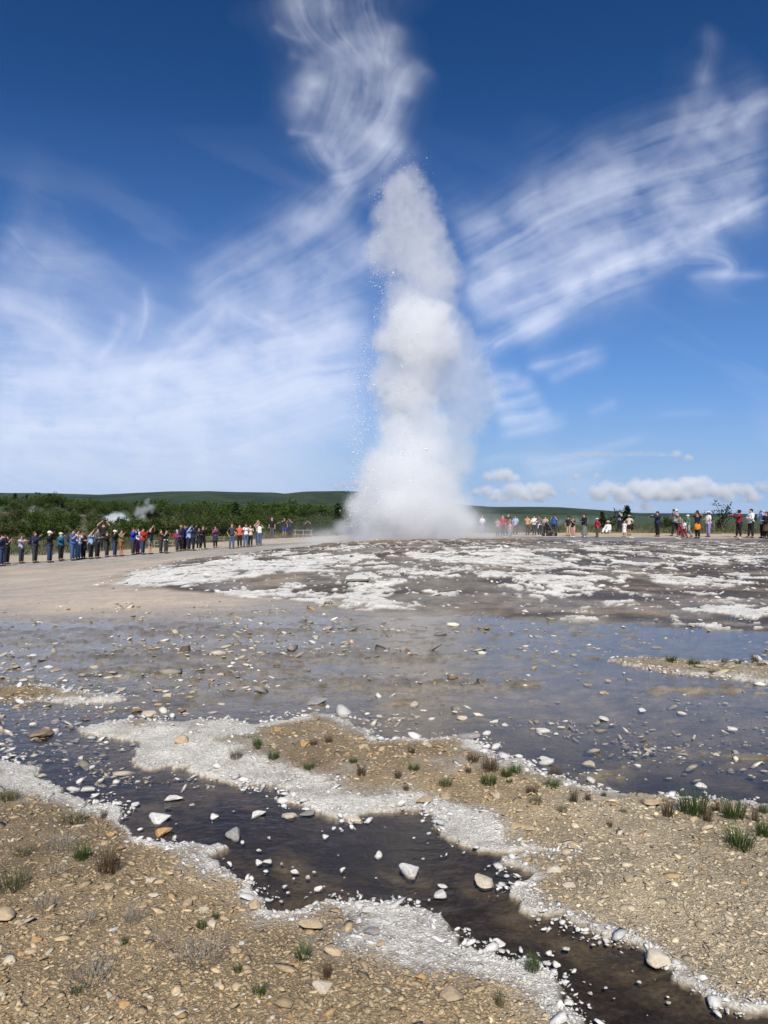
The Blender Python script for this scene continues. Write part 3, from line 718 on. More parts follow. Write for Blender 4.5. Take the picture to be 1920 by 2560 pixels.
# flying water: drops in front of and around the column, densest on its left side and in the foot
def drops(n, seed):
    r = np.random.default_rng(seed)
    out = []
    env = [(430, 975, 1045), (480, 962, 1075), (540, 935, 1075), (640, 925, 1060), (700, 935, 1040), (760, 930, 1050), (830, 925, 1050), (900, 905, 1060), (960, 885, 1050), (1020, 880, 1040), (1080, 885, 1050), (1140, 890, 1070), (1200, 885, 1090), (1260, 878, 1110), (1310, 870, 1130)]
    E_ = np.array(env, float)
    while len(out) < n:
        py = 425 + (1315 - 425) * r.random() ** .62
        l_, h_ = np.interp(py, E_[:, 0], E_[:, 1]), np.interp(py, E_[:, 0], E_[:, 2])
        k = r.random() ** 1.5
        px = l_ + (h_ - l_) * k + r.normal(0, 7)
        if n2(px / 26, py / 40, 301) < .36 and py < 1130: continue
        out.append((fx_(px), GY - 2.3 + r.normal(0, .35), fz_(py)))
    return np.array(out)

dp = drops(6500, 5)
ov = np.array([(1, 0, 0), (-1, 0, 0), (0, 1, 0), (0, -1, 0), (0, 0, 1.5), (0, 0, -1.5)], float)
of = np.array([(0, 2, 4), (2, 1, 4), (1, 3, 4), (3, 0, 4), (2, 0, 5), (1, 2, 5), (3, 1, 5), (0, 3, 5)])
rad = np.exp(rng.normal(math.log(.0085), .5, len(dp)))
V = (dp[:, None, :] + ov[None] * rad[:, None, None]).reshape(-1, 3) - np.array([GX, GY, GZ])
F = (of[None] + 6 * np.arange(len(dp))[:, None, None]).reshape(-1, 3)
m, N, L, B = new_mat('water_drop')
B.inputs['Base Color'].default_value = (.86, .88, .9, 1); B.inputs['Roughness'].default_value = .12
spray = obj('spray_drops', make_mesh('spray_drops', V, F), m, geyser); tag(spray, kind='stuff')

# the dense water core inside the steam: a ragged standing jet
def jet():
    nz_, na_ = 110, 28
    zz = np.linspace(0, 1, nz_); aa = np.linspace(0, 2 * math.pi, na_, endpoint=False)
    ZZ, AA = np.meshgrid(zz, aa, indexing='ij')
    r_ = 2.15 * (1 - ZZ) ** .55 * (.50 + .5 * (1 - ZZ)) + .05
    nn = fbm3(np.cos(AA) * 2 + 9, np.sin(AA) * 2 + 9, ZZ * 14, 4, 15)
    r_ = r_ * (.55 + .8 * nn)
    x_ = r_ * np.cos(AA) + .25 * (n2(ZZ * 7, ZZ * 0, 16) - .5); y_ = r_ * np.sin(AA) * .9
    V_ = np.stack([x_ - .25, y_, ZZ * 6.6 - .3], -1).reshape(-1, 3)
    i_ = np.arange(nz_ * na_).reshape(nz_, na_)
    j_ = np.roll(i_, -1, 1)
    return V_, np.stack([i_[:-1], j_[:-1], j_[1:], i_[1:]], -1).reshape(-1, 4)
V, F = jet()
m, N, L, B = new_mat('jet_spray')
N.remove(B)
df = node(N, 'ShaderNodeBsdfDiffuse'); df.inputs['Color'].default_value = (.82, .84, .86, 1)
trl = node(N, 'ShaderNodeBsdfTranslucent'); trl.inputs['Color'].default_value = (.82, .84, .86, 1)
tr = node(N, 'ShaderNodeBsdfTransparent')
lw = node(N, 'ShaderNodeLayerWeight', i_Blend=.5)
pos = node(N, 'ShaderNodeNewGeometry').outputs['Position']
nf = noise(N, L, pos, 2.6, 5, .7)
al = node(N, 'ShaderNodeMath', operation='MULTIPLY'); L.new(maprange(N, L, lw.outputs['Facing'], .35, 1, .30, 0), al.inputs[0]); L.new(maprange(N, L, nf, .4, .62, 0, 1), al.inputs[1])
m1 = node(N, 'ShaderNodeMixShader', i_Fac=.5); L.new(df.outputs[0], m1.inputs[1]); L.new(trl.outputs[0], m1.inputs[2])
m2 = node(N, 'ShaderNodeMixShader'); L.new(al.outputs[0], m2.inputs[0]); L.new(tr.outputs[0], m2.inputs[1]); L.new(m1.outputs[0], m2.inputs[2])
L.new(m2.outputs[0], N['Material Output'].inputs['Surface'])
obj('water_jet', make_mesh('water_jet', V, F), m, geyser)

# drifting steam from other vents beyond the path
def plume(name, label, px, py, d, puffs, dens, seed):
    s_ = d / FPX
    P = np.array([((a - HX) * s_, d + o_, EYE + (HY - b) * s_, r * s_) for a, b, r, o_ in puffs])
    lo = P[:, :3].min(0) - P[:, 3].max() * 1.7; hi_ = P[:, :3].max(0) + P[:, 3].max() * 1.7
    k = np.maximum(8, np.minimum(90, ((hi_ - lo) / (2.2 * s_)).astype(int)))
    X, Y, Z = grid(lo, hi_, k)
    fr = 1 / (P[:, 3].mean())
    nz_ = fbm3(X * fr, Y * fr, Z * fr, 4, seed, .6)
    Dd = np.zeros(X.shape)
    for x_, y_, z_, r_ in P:
        q = np.sqrt((X - x_) ** 2 + (Y - y_) ** 2 + (Z - z_) ** 2) / r_
        Dd = np.maximum(Dd, ss(1.45, .3, q + 1.5 * (.5 - nz_)))
    Dd *= (.3 + 1.2 * nz_)
    edge_ = np.minimum.reduce([X - lo[0], hi_[0] - X, Y - lo[1], hi_[1] - Y, Z - lo[2], hi_[2] - Z])
    Dd *= ss(0, P[:, 3].mean() * .7, edge_)
    Dd[Dd < .01] = 0
    root = empty(name, ((px - HX) * s_, d, float(zb((px - HX) * s_, d))))
    tag(root, label, 'steam')
    v = grid_volume('steam', lo, hi_, Dd, volume_material('vent_steam', dens, aniso=.05))
    v.parent = root; v.matrix_parent_inverse.translation = -Vector(root.location); tag(v, kind='stuff')
    return root
VENTS = [('white steam drifting low over a hot spring behind the left crowd', 290, 1306, 92, [(255, 1302, 8, 0), (268, 1300, 11, 0), (285, 1300, 13, 0), (300, 1298, 13, 0), (315, 1303, 10, 0), (328, 1306, 7, 0), (275, 1307, 12, 0), (300, 1305, 15, 0), (287, 1296, 13, 0)], 2.6),
         ('grey wisp of steam rising in front of the left wood', 350, 1290, 104, [(340, 1285, 8, 0), (350, 1278, 11, 0), (362, 1272, 11, 0), (369, 1258, 8, 0), (378, 1270, 10, 0), (355, 1292, 10, 0), (370, 1250, 5, 0)], .75),
         ('small faint puff of steam by the brown bank at far left', 78, 1285, 104, [(76, 1290, 9, 0), (82, 1278, 9, 0), (86, 1270, 6, 0)], .45),
         ('pale steam lying over the field behind the right-hand crowd', 1445, 1310, 95, [(1400, 1306, 10, 0), (1420, 1306, 12, 0), (1440, 1304, 13, 0), (1462, 1302, 12, 0), (1485, 1304, 10, 0)], .24),
         ('thin veil of steam blowing past the people right of the geyser', 1265, 1320, 44, [(1215, 1320, 26, 0), (1245, 1315, 24, 0), (1275, 1322, 22, 0), (1305, 1325, 16, 0)], .28)]
for i_v, (lb, px, py, d, pf, dn) in enumerate(VENTS):
    plume('steam_plume', lb, px, py, d, pf, dn, 20 + i_v)

# low cumulus far behind the hills
CUM = [(1190, 1232, 10), (1215, 1228, 14), (1240, 1232, 10), (1225, 1193, 12), (1245, 1190, 16), (1265, 1193, 15), (1290, 1197, 10), (1278, 1228, 18), (1290, 1216, 14), (1300, 1228, 16), (1330, 1228, 16), (1345, 1224, 16), (1362, 1226, 15), (1380, 1234, 10), (1310, 1240, 18), (1350, 1241, 18), (1240, 1245, 14), (1270, 1246, 14),
       (1430, 1229, 10), (1490, 1230, 14), (1515, 1222, 16), (1540, 1228, 16), (1500, 1240, 16), (1560, 1232, 14), (1590, 1220, 18), (1615, 1215, 16), (1640, 1222, 18), (1665, 1212, 15), (1690, 1220, 17), (1715, 1210, 15), (1735, 1207, 14), (1755, 1206, 13), (1770, 1208, 10), (1620, 1235, 22), (1660, 1236, 22), (1700, 1234, 22), (1740, 1230, 20), (1780, 1228, 18), (1810, 1232, 16), (1840, 1226, 14), (1870, 1228, 14), (1895, 1213, 10), (1910, 1220, 14), (1940, 1216, 16), (1560, 1246, 18), (1820, 1244, 16), (1880, 1244, 16), (1980, 1225, 20), (2030, 1222, 22), (2080, 1228, 20), (2150, 1226, 18),
       (1595, 1275, 8), (1612, 1270, 10), (1630, 1272, 8), (1690, 1135, 10), (1720, 1146, 8), (1420, 1140, 9), (1460, 1138, 11), (1500, 1136, 12), (1540, 1137, 12), (1580, 1136, 11), (1620, 1136, 10), (1660, 1137, 9), (1490, 1190, 8), (1440, 1193, 8), (860, 1213, 9), (885, 1210, 11), (840, 1218, 6), (900, 1213, 10)]
cd_ = 7000.0; s_ = cd_ / FPX
lo, hi_ = ((820 - HX) * s_, cd_ - 220, EYE + (HY - 1292) * s_), ((2200 - HX) * s_, cd_ + 220, EYE + (HY - 1118) * s_)
dims = (360, 26, 64)
X, Y, Z = grid(lo, hi_, dims)
fr = 1 / (16 * s_)
nz_ = fbm3(X * fr, Y * fr, Z * fr, 4, 41, .6)
Dc = np.zeros(dims)
for k, (a, b, r) in enumerate(CUM):
    cx, cz, R = (a - HX) * s_, EYE + (HY - b) * s_, r * s_ * 1.1
    flat = 2.6 if 1400 < a < 1680 and b < 1145 else 1.0
    sl = tuple(slice(max(0, int((c - 2.4 * R * q_ - l_) / (h_ - l_) * (n_ - 1))), int((c + 2.4 * R * q_ - l_) / (h_ - l_) * (n_ - 1)) + 2) for c, l_, h_, n_, q_ in zip((cx, cd_, cz), lo, hi_, dims, (flat, 1, 1)))
    q = np.sqrt(((X[sl] - cx) / flat) ** 2 + ((Y[sl] - cd_) * .8) ** 2 + (np.where(Z[sl] > cz, Z[sl] - cz, (Z[sl] - cz) * 1.5) * (1.5 if flat > 1 else 1)) ** 2) / R
    Dc[sl] = np.maximum(Dc[sl], ss(1.45, .25, q + 1.7 * (.5 - nz_[sl])) * (.35 if flat > 1 else 1))
edge_ = np.minimum.reduce([X - lo[0], hi_[0] - X, Y - lo[1], hi_[1] - Y, Z - lo[2], hi_[2] - Z])
Dc *= ss(0, 90, edge_)
Dc[Dc < .01] = 0
cum = grid_volume('cumulus_clouds', lo, hi_, Dc, volume_material('cumulus_vapour', .017, aniso=.0))
tag(cum, 'row of small white cumulus clouds low over the right-hand hills', 'clouds', kind='stuff')
# ------------------------------------------------------------------ stones
def ico(sub):
    bm = bmesh.new(); bmesh.ops.create_icosphere(bm, subdivisions=sub, radius=1)
    v = np.array([q.co[:] for q in bm.verts]); f = np.array([[q.index for q in p.verts] for p in bm.faces]); bm.free()
    return v, f
I1, I2, I3 = ico(1), ico(2), ico(3)

def stone_shape(base, seed, rough=.35, cuts=5):
    r = np.random.default_rng(seed)
    v = base[0].copy()
    v *= (1 + rough * (fbm3(v[:, 0] * 1.3 + seed, v[:, 1] * 1.3, v[:, 2] * 1.3, 3, 3) - .5) * 2)[:, None]
    for _ in range(cuts):                       # broken faces
        n_ = r.normal(size=3); n_[2] *= .6; n_ /= np.linalg.norm(n_); h = .40 + .35 * r.random()
        d_ = v @ n_ - h
        v -= np.where(d_ > 0, d_, 0)[:, None] * n_ * .96
    if len(v) > 100:
        v *= (1 + .16 * (fbm3(v[:, 0] * 5 + seed, v[:, 1] * 5, v[:, 2] * 5, 3, 8, .65) - .5) * 2)[:, None]
    v /= np.abs(v).max(0) * .96
    return v

def scatter(name, P, size, flat, cols, seed, sub=I1, sink=.3):
    """one mesh of many small stones"""
    r = np.random.default_rng(seed)
    shapes = [stone_shape(sub, seed * 31 + k, .4, 4) for k in range(12)]
    n_, nv = len(P), len(sub[0])
    which = r.integers(0, 12, n_)
    S = np.stack([size * r.uniform(.8, 1.7, n_), size * r.uniform(.5, 1.1, n_), size * flat * r.uniform(.5, 1.3, n_)], 1)
    a = r.uniform(0, 6.283, n_); tl = r.normal(0, .28, n_)
    V = np.array(shapes)[which] * S[:, None, :]
    z_ = V[..., 2] + V[..., 0] * tl[:, None]
    x_ = V[..., 0] * np.cos(a)[:, None] - V[..., 1] * np.sin(a)[:, None]
    y_ = V[..., 0] * np.sin(a)[:, None] + V[..., 1] * np.cos(a)[:, None]
    V = np.stack([x_ + P[:, 0:1], y_ + P[:, 1:2], z_ + (P[:, 2] + S[:, 2] * (1 - 2 * sink))[:, None]], -1).reshape(-1, 3)
    F = (sub[1][None] + nv * np.arange(n_)[:, None, None]).reshape(-1, 3)
    me = make_mesh(name, V, F, smooth=False)
    vcol(me, 'col', np.repeat(cols, nv, 0))
    return me

m, N, L, B = new_mat('loose_stone')
ca = node(N, 'ShaderNodeAttribute', attribute_name='col').outputs['Color']
pos = node(N, 'ShaderNodeNewGeometry').outputs['Position']
f = noise(N, L, pos, 120, 3, .6)
L.new(scale_col(N, L, ca, maprange(N, L, f, .3, .7, .75, 1.2)), B.inputs['Base Color'])
B.inputs['Roughness'].default_value = .88
bump(N, L, f, .5, .004, B)
M_LOOSE = m

# gravel on the dry banks
def in_view(n_, p0, p1, r):
    px = r.uniform(-60, 1980, n_); py = p0 + (p1 - p0) * r.random(n_)
    d = EYE * FPX / (py - HY)
    return (px - HX) / FPX * d, d
r = np.random.default_rng(11)
x_, y_ = in_view(40000, 1640, 2640, r)
s_, w_ = shore(x_, y_)
k = (s_ > .02) & (r.random(len(x_)) < ss(0, 1, .12 + s_ / np.maximum(w_, .02) * .45))
x_, y_, s_, w_ = x_[k], y_[k], s_[k], w_[k]
size = np.exp(r.normal(math.log(.0056), .52, len(x_))) * np.clip(y_ / 3.2, .85, 2.4)
size = np.minimum(size, .03 * np.clip(y_ / 3, 1, 2))
lb = ss(.4, -.2, x_ - .18 * y_)[:, None]
base_c = np.array([.43, .355, .235]) * (1 - lb) + np.array([.395, .295, .170]) * lb
cl = base_c * np.exp(r.normal(-.04, .24, len(x_)))[:, None] * (.62 + .85 * fbm2(x_ * .7, y_ * .7, 4, 71))[:, None]
pale = r.random(len(x_)) < .07
cl[pale] = np.array([.55, .48, .36]) * r.uniform(.7, 1.1, (pale.sum(), 1))
och = r.random(len(x_)) < .07
cl[och] = np.array([.44, .29, .14]) * r.uniform(.7, 1.1, (och.sum(), 1))
crusty = s_ < w_ * 1.1
cl[crusty] = np.array([.60, .575, .53]) * r.uniform(.7, 1.15, (crusty.sum(), 1))
P = np.stack([x_, y_, gh(x_, y_)], 1)
o = obj('gravel', scatter('gravel', P, size, .32, np.clip(cl, .02, .8), 3), M_LOOSE)
tag(o, 'loose tan and brown gravel covering the dry banks', 'gravel', kind='stuff')

# white crumbs of sinter along the water's edge
x_, y_ = in_view(60000, 1640, 2640, r)
s_, w_ = shore(x_, y_)
u_ = s_ / np.maximum(.05 * np.clip(y_ / 3, .8, 2), .01)
k = (s_ > -.30) & (s_ < .10) & (r.random(len(x_)) < .55 * np.exp(-(u_ * np.where(u_ < 0, .85, .62)) ** 2) * ss(.42, .62, fbm2(x_ * 4, y_ * 4, 3, 77)) + .004)
x_, y_ = x_[k][:3800], y_[k][:3800]
size = np.exp(r.normal(math.log(.0058), .55, len(x_))) * np.clip(y_ / 3.0, .85, 2.4)
cl = np.array([.66, .64, .60]) * r.uniform(.72, 1.12, (len(x_), 1))
P = np.stack([x_, y_, np.maximum(gh(x_, y_), zb(x_, y_) - .014)], 1)
o = obj('sinter_crumbs', scatter('sinter_crumbs', P, size, .5, cl, 4, sink=.25), M_LOOSE)
tag(o, 'white crumbs of mineral crust along the edges of the stream', 'crumbs', kind='stuff')

# flat pieces lying in the shallow water: small ones together
x_, y_ = in_view(9000, 1500, 1960, r)
s_, w_ = shore(x_, y_)
dens = ss(.40, .60, fbm2(x_ * .8, y_ * 1.3, 4, 78)) * (.25 + .75 * ss(3.2, .5, x_ - .02 * y_)) * ss(15, 11, y_)
k = (s_ < -.05) & (r.random(len(x_)) < .8 * dens)
x_, y_ = x_[k][:3600], y_[k][:3600]
size = np.exp(r.normal(math.log(.017), .5, len(x_))) * np.clip(y_ / 7, .7, 1.35)
cl = np.array([.38, .335, .265]) * np.exp(r.normal(0, .40, len(x_)))[:, None]
br = r.random(len(x_)); cl[br < .10] *= np.array([.7, .55, .40]); cl[br > .86] = np.array([.64, .61, .54])
P = np.stack([x_, y_, np.maximum(gh(x_, y_), zb(x_, y_) - .022)], 1)
o = obj('pebbles', scatter('pebbles', P, size, .36, np.clip(cl, .03, .75), 5, sub=I1, sink=.3), M_LOOSE)
tag(o, 'small flat pebbles strewn through the shallow runoff water', 'pebbles', kind='stuff')

# broken bits on the terrace
x_ = r.uniform(-12, 20, 5000); y_ = r.uniform(12, 34, 5000)
k = (sdf(P_terr, x_, y_) > 0) & (np.abs(x_ / y_) < .56)
x_, y_ = x_[k][:2400], y_[k][:2400]
size = np.exp(r.normal(math.log(.028), .5, len(x_)))
cl = np.array([.55, .53, .49]) * np.exp(r.normal(-.1, .4, len(x_)))[:, None]
P = np.stack([x_, y_, gh(x_, y_)], 1)
o = obj('sinter_rubble', scatter('sinter_rubble', P, size, .4, np.clip(cl, .03, .7), 6), M_LOOSE)
tag(o, 'pale broken bits of sinter strewn over the dark terrace', 'rubble', kind='stuff')

# stones one can pick out
M_STONE = simple_mat('stone', None, .9, .25, 2.2, .5, .008, use_obj_color=True)
N, L = M_STONE.node_tree.nodes, M_STONE.node_tree.links
B = N['Principled BSDF']
src = B.inputs['Base Color'].links[0].from_socket
tc = node(N, 'ShaderNodeTexCoord').outputs['Object']
vein = noise(N, L, tc, 5.5, 5, .7)
stain = noise(N, L, tc, 1.6, 5, .7)
c_s = mixcol(N, L, maprange(N, L, stain, .50, .62, 0, .55), src, (.36, .275, .18))
L.new(mixcol(N, L, maprange(N, L, vein, .52, .66, 0, .4), c_s, (.62, .59, .53)), B.inputs['Base Color'])
MARKS, LOTS = [], []        # things with a name of their own; lots of alike ones named by the nearest of those
SHAPES = [make_mesh('stone', stone_shape(I3, 100 + k, .45, 12), I3[1], smooth=False) for k in range(10)]
for q in SHAPES:
    q.materials.append(M_STONE)
for k in range(4):                         # flat slabs
    v = stone_shape(I3, 300 + k, .5, 10); v[:, 2] = np.tanh(v[:, 2] * 2.2) * .9 + .25 * (fbm3(v[:, 0] * 4, v[:, 1] * 4, v[:, 2], 3, 9) - .5)
    q = make_mesh('stone', v, I3[1], smooth=False); q.materials.append(M_STONE); SHAPES.append(q)
TONE = {'w': (.66, .645, .60), 't': (.44, .33, .20), 'o': (.46, .27, .10), 'g': (.24, .235, .23), 'b': (.19, .125, .075), 'p': (.52, .45, .34), 'd': (.085, .07, .06), 'r': (.20, .09, .045)}
def stone(px, py, w, h, tone, label, group=None, d=None, sink=.25, seed=None, kind_word=None):
    """a stone that shows W x H frame pixels, its foot near (px, py + h/2)"""
    if d is None:
        gx_, gy_ = ground_at(px, py + h * .35)
    else:
        gx_, gy_ = (px - HX) / FPX * d, d
    s_ = gy_ / FPX
    k = seed if seed is not None else int(px * 7 + py * 13)
    rr = np.random.default_rng(k)
    flat = h < w * .45
    o = bpy.data.objects.new('stone', SHAPES[10 + k % 4] if flat else SHAPES[k % 10])
    col.objects.link(o)
    tan_ = (py - HY) / FPX
    rx = w * s_ * .50
    rz_ = max(.24 * rx, h * s_ * (.36 if not flat else .24))
    ry = max(rx * .55, min(rx * 1.1, h * s_ / max(tan_, .12) * .45))
    o.scale = (rx, ry, rz_)
    o.rotation_euler = (rr.normal(0, .08), rr.normal(0, .08), rr.choice([0, math.pi]) + rr.normal(0, .35))
    z_ = max(float(gh(gx_, gy_)[0]), float(zb(gx_, gy_)) - .016)
    o.location = (gx_, gy_, z_ + rz_ * (1 - 2 * sink))
    c_ = np.array(TONE[tone]) * rr.uniform(.85, 1.12)
    o.color = (*c_, 1)
    tag(o, label, 'stone', group)
    (LOTS if group else MARKS).append((o, gx_, gy_, {'w': 'white', 't': 'tan', 'o': 'ochre', 'g': 'grey', 'b': 'brown', 'p': 'pale', 'd': 'dark', 'r': 'red'}[tone] + ' ' + (kind_word or 'stone'), label))
    return o
STONES = [(587, 2071, 48, 38, 'g', 'squarish grey rock standing in the middle of the dark stream'), (405, 2066, 48, 26, 'o', 'oblong ochre stone at the left edge of the stream'), (395, 2038, 62, 30, 'w', 'white crusted slab just behind the oblong ochre stone'),
          (4, 2308, 66, 44, 't', 'large tan boulder cut by the left edge of the picture'), (782, 2315, 72, 40, 't', 'broad tan orange stone at the rim of the white bank'), (636, 2266, 32, 30, 't', 'upright tan stone at the foot of the white shore'), (468, 2270, 32, 22, 't', 'small tan stone on the brown gravel left of the upright one'),
          (839, 2401, 52, 30, 't', 'flat tan stone half sunk in the gravel right of a green tuft'), (806, 2499, 60, 36, 'p', 'crumbling pale yellow lump beside a dark tuft at the bottom'), (1637, 2381, 78, 56, 'p', 'big knobbly tan boulder on the right shore of the stream'), (1209, 2188, 54, 34, 'p', 'round tan topped stone with white rim in the stream'),
          (1102, 2224, 38, 24, 'w', 'white stone in front of a smaller flake in the stream'), (1105, 2204, 26, 13, 'w', 'small white flake behind a white stone in the stream'), (1024, 2167, 56, 40, 'w', 'largest bright white lump in the middle of the stream'), (1247, 2347, 32, 22, 'w', 'white half dome stone at the lower bank edge'),
          (1389, 2403, 26, 20, 'w', 'blocky white stone near the green tuft on the lower bank'), (1413, 2360, 22, 12, 'w', 'tiny white lump in mid stream left of the big boulder'), (1385, 2170, 46, 24, 'p', 'half buried stone ringed by white crust on the right bank'), (1128, 2508, 56, 40, 't', 'brownish tan stone at the bottom of the lower bank'),
          (1051, 2457, 30, 24, 'o', 'small yellow stone on the grey gravel of the lower bank'), (1623, 2017, 62, 28, 't', 'flat tan rock on the island left of the big grass tuft'), (1064, 2003, 48, 18, 't', 'flat tan stone on the middle of the gravel island'), (1174, 1838, 70, 22, 'g', 'long grey slab on the north shore of the island'),
          (100, 1824, 62, 26, 'b', 'big dark brown slab in the water at the left'), (455, 1860, 42, 26, 't', 'tan block on the western end of the gravel island'), (693, 1835, 26, 14, 'o', 'orange stone near the northern crust of the island'), (375, 1776, 48, 20, 'p', 'pale tan slab in the shallows above the island tip'),
          (338, 1769, 28, 18, 'b', 'rust brown stone left of the pale tan slab'), (213, 1790, 26, 14, 'd', 'dark brown stone below the white bar at left'), (456, 1771, 20, 14, 'r', 'small dark red stone in the shallows'), (793, 1747, 52, 22, 'g', 'broad grey slab in the water north of the island'), (420, 1735, 28, 14, 'p', 'rounded pale stone in the water left of centre'),
          (1035, 1757, 30, 16, 'p', 'rounded tan stone on a small mud patch at centre'), (1154, 1790, 28, 14, 'p', 'pale stone in the water right of centre'), (1513, 1790, 28, 18, 'w', 'white tipped stone in the right-hand pool'), (1360, 1820, 38, 12, 'w', 'long flat white stone in the right-hand pool'), (1404, 1812, 22, 9, 'p', 'small flat stone beside the long white one'),
          (1237, 1799, 22, 10, 'w', 'left one of two flat white stones in the pool'), (1262, 1807, 20, 9, 'w', 'right one of two flat white stones in the pool'), (1470, 1904, 32, 11, 'p', 'flat pale stone off the island shore in dark water'), (1360, 1890, 28, 12, 'w', 'white flake off the island shore beside a dry stalk'),
          (1750, 1954, 32, 15, 'w', 'white topped stone in the dark water near the right shore'), (1832, 1816, 28, 9, 'w', 'flat white stone far out in the right-hand pool'), (1017, 1621, 13, 10, 'r', 'small red brown stone alone on the grey flats'), (1375, 1546, 20, 8, 'p', 'pale stone at the lower edge of the terrace'), (1643, 1554, 17, 9, 'd', 'dark stone at the lower edge of the terrace at right'),
          (434, 1985, 46, 22, 'w', 'white crusted slab in the upper stream'), (643, 2024, 40, 22, 'w', 'white stone at the island side of the stream bend'), (533, 2036, 26, 14, 'w', 'small white stone behind the squarish grey rock'), (341, 2002, 24, 14, 'w', 'white stone near the left bank of the upper stream'), (222, 1966, 38, 12, 'w', 'thin white flake where the stream enters at left'),
          (671, 2143, 25, 14, 'w', 'right one of two close white stones in the stream'), (645, 2148, 22, 14, 'w', 'left one of two close white stones in the stream'), (947, 2129, 25, 20, 'w', 'jagged white stone left of the largest white lump'), (812, 2085, 20, 12, 'w', 'white cube-like stone in the open stream'), (793, 2215, 24, 13, 'w', 'white stone off the point of the lower bank'),
          (725, 2030, 48, 14, 'p', 'left slab of two lying on the island shore'), (770, 2029, 42, 14, 'g', 'right slab of two lying on the island shore'), (884, 2041, 48, 18, 'p', 'tilted pale slab at the island shore by the stream'), (282, 2357, 28, 10, 'w', 'bright white flake alone on the brown gravel'), (604, 2379, 24, 10, 'w', 'grey white flake on the gravel below the dry tuft'),
          (230, 1912, 17, 12, 'w', 'small white stone near the head of the stream'), (204, 1888, 17, 12, 'w', 'small white stone nearest the island tip at left'), (106, 1931, 24, 10, 'p', 'flat stone off the left bank corner'), (855, 2166, 18, 14, 'w', 'white star shaped crumb in the stream by centre'), (737, 2172, 24, 12, 'w', 'white stone at the near side of the stream'),
          (62, 1695, 26, 12, 'w', 'white stone in the shallows above the white bar'), (1420, 2216, 40, 16, 'p', 'flat tan patch stone in the white crust at right'), (897, 2270, 28, 16, 'w', 'white edged slab at the tip of the lower bank'), (920, 2276, 40, 18, 'w', 'larger white edged slab at the tip of the lower bank'), (930, 2340, 46, 24, 'g', 'grey flat stone in the white lower bank'),
          (953, 2375, 26, 16, 't', 'small tan stone at the fringe of the white lower bank'), (420, 2010, 20, 8, 'd', 'dark wet stone in the upper stream')]
for a in STONES:
    stone(*a[:5], a[5])
stone(1848, 1342, 18, 14, 'p', 'knee high pale boulder in front of the person in maroon', d=44.0, sink=.2)
stone(1577, 1341, 15, 9, 'p', 'low pale boulder at the feet of the person in shorts', d=45.0, sink=.2)
stone(1697, 1346, 16, 8, 'p', 'low grey boulder in front of the walking group', d=44.0, sink=.2)
stone(895, 1450, 84, 12, 'w', 'long white raised block on the dark terrace', sink=.15)

# many alike, still one by one
rr = np.random.default_rng(91)
def lot(n_, p0, p1, test, smin, smax, tones, label, group, asp=(.35, .6)):
    c_ = 0; tries = 0
    while c_ < n_ and tries < 6000:
        tries += 1
        px, py = rr.uniform(-10, 1930), rr.uniform(p0, p1)
        gx_, gy_ = ground_at(px, py)
        s_, w_ = shore(np.array([gx_]), np.array([gy_]))
        if not test(float(s_[0]), float(w_[0]), px, py): continue
        wd = smin + (smax - smin) * rr.random() ** 2.2
        stone(px, py, wd, wd * rr.uniform(*asp), rr.choice(list(tones)), label, group, seed=int(rr.integers(1 << 30)), sink=.38, kind_word=label.split('|')[0])
        c_ += 1
dn = lambda px, py: fbm2(np.array([px / 170.]), np.array([py / 60.]), 3, 79)[0]
lot(120, 1600, 1800, lambda s, w, px, py: s < -.1 and rr.random() < (1.2 if px < 900 else .45) * max(0, dn(px, py) - .25) * 2, 9, 26, 'wpptttg', 'flat stone in the shallows|', 'flat stones in the shallow water', (.28, .48))
lot(26, 1820, 1960, lambda s, w, px, py: s < -.1 and px > 1150, 8, 20, 'wwp', 'stone in the pool|', 'stones in the right-hand pool')
lot(40, 1900, 2540, lambda s, w, px, py: s < -.03 and dn(px * .6, py * .5) > .5, 6, 18, 'wwwp', 'small stone in the stream|', 'white stones in the stream', (.45, .75))
lot(70, 1850, 2540, lambda s, w, px, py: s > w * 1.3, 14, 38, 'ttppot', 'loose stone on the gravel|', 'loose stones on the gravel banks', (.5, .75))
# ------------------------------------------------------------------ grass tufts
def blades(n_, h, spread, width, seed, droop=.5, lean=.0):
    r = np.random.default_rng(seed)
    V, F = [], []
    for k in range(n_):
        a, rad = r.uniform(0, 6.283), spread * math.sqrt(r.random()) * .55
        bx, by = rad * math.cos(a), rad * math.sin(a)
        hh = h * r.uniform(.5, 1.0)
        oa = a + r.normal(0, .7); out = hh * r.uniform(.15, .75) * droop + spread * .25
        ox, oy = out * math.cos(oa) + lean * hh, out * math.sin(oa)
        pxv, pyv = -math.sin(oa) * width, math.cos(oa) * width
        b = len(V)
        for t_, wv in ((0, 1), (.5, .8), (1, .12)):
            cx, cy_ = bx + ox * t_ ** 1.7, by + oy * t_ ** 1.7
            cz = hh * (t_ - .18 * droop * t_ * t_)
            V += [(cx - pxv * wv, cy_ - pyv * wv, cz), (cx + pxv * wv, cy_ + pyv * wv, cz)]
        F += [(b, b + 1, b + 3, b + 2), (b + 2, b + 3, b + 5, b + 4)]
    return np.array(V), np.array(F)

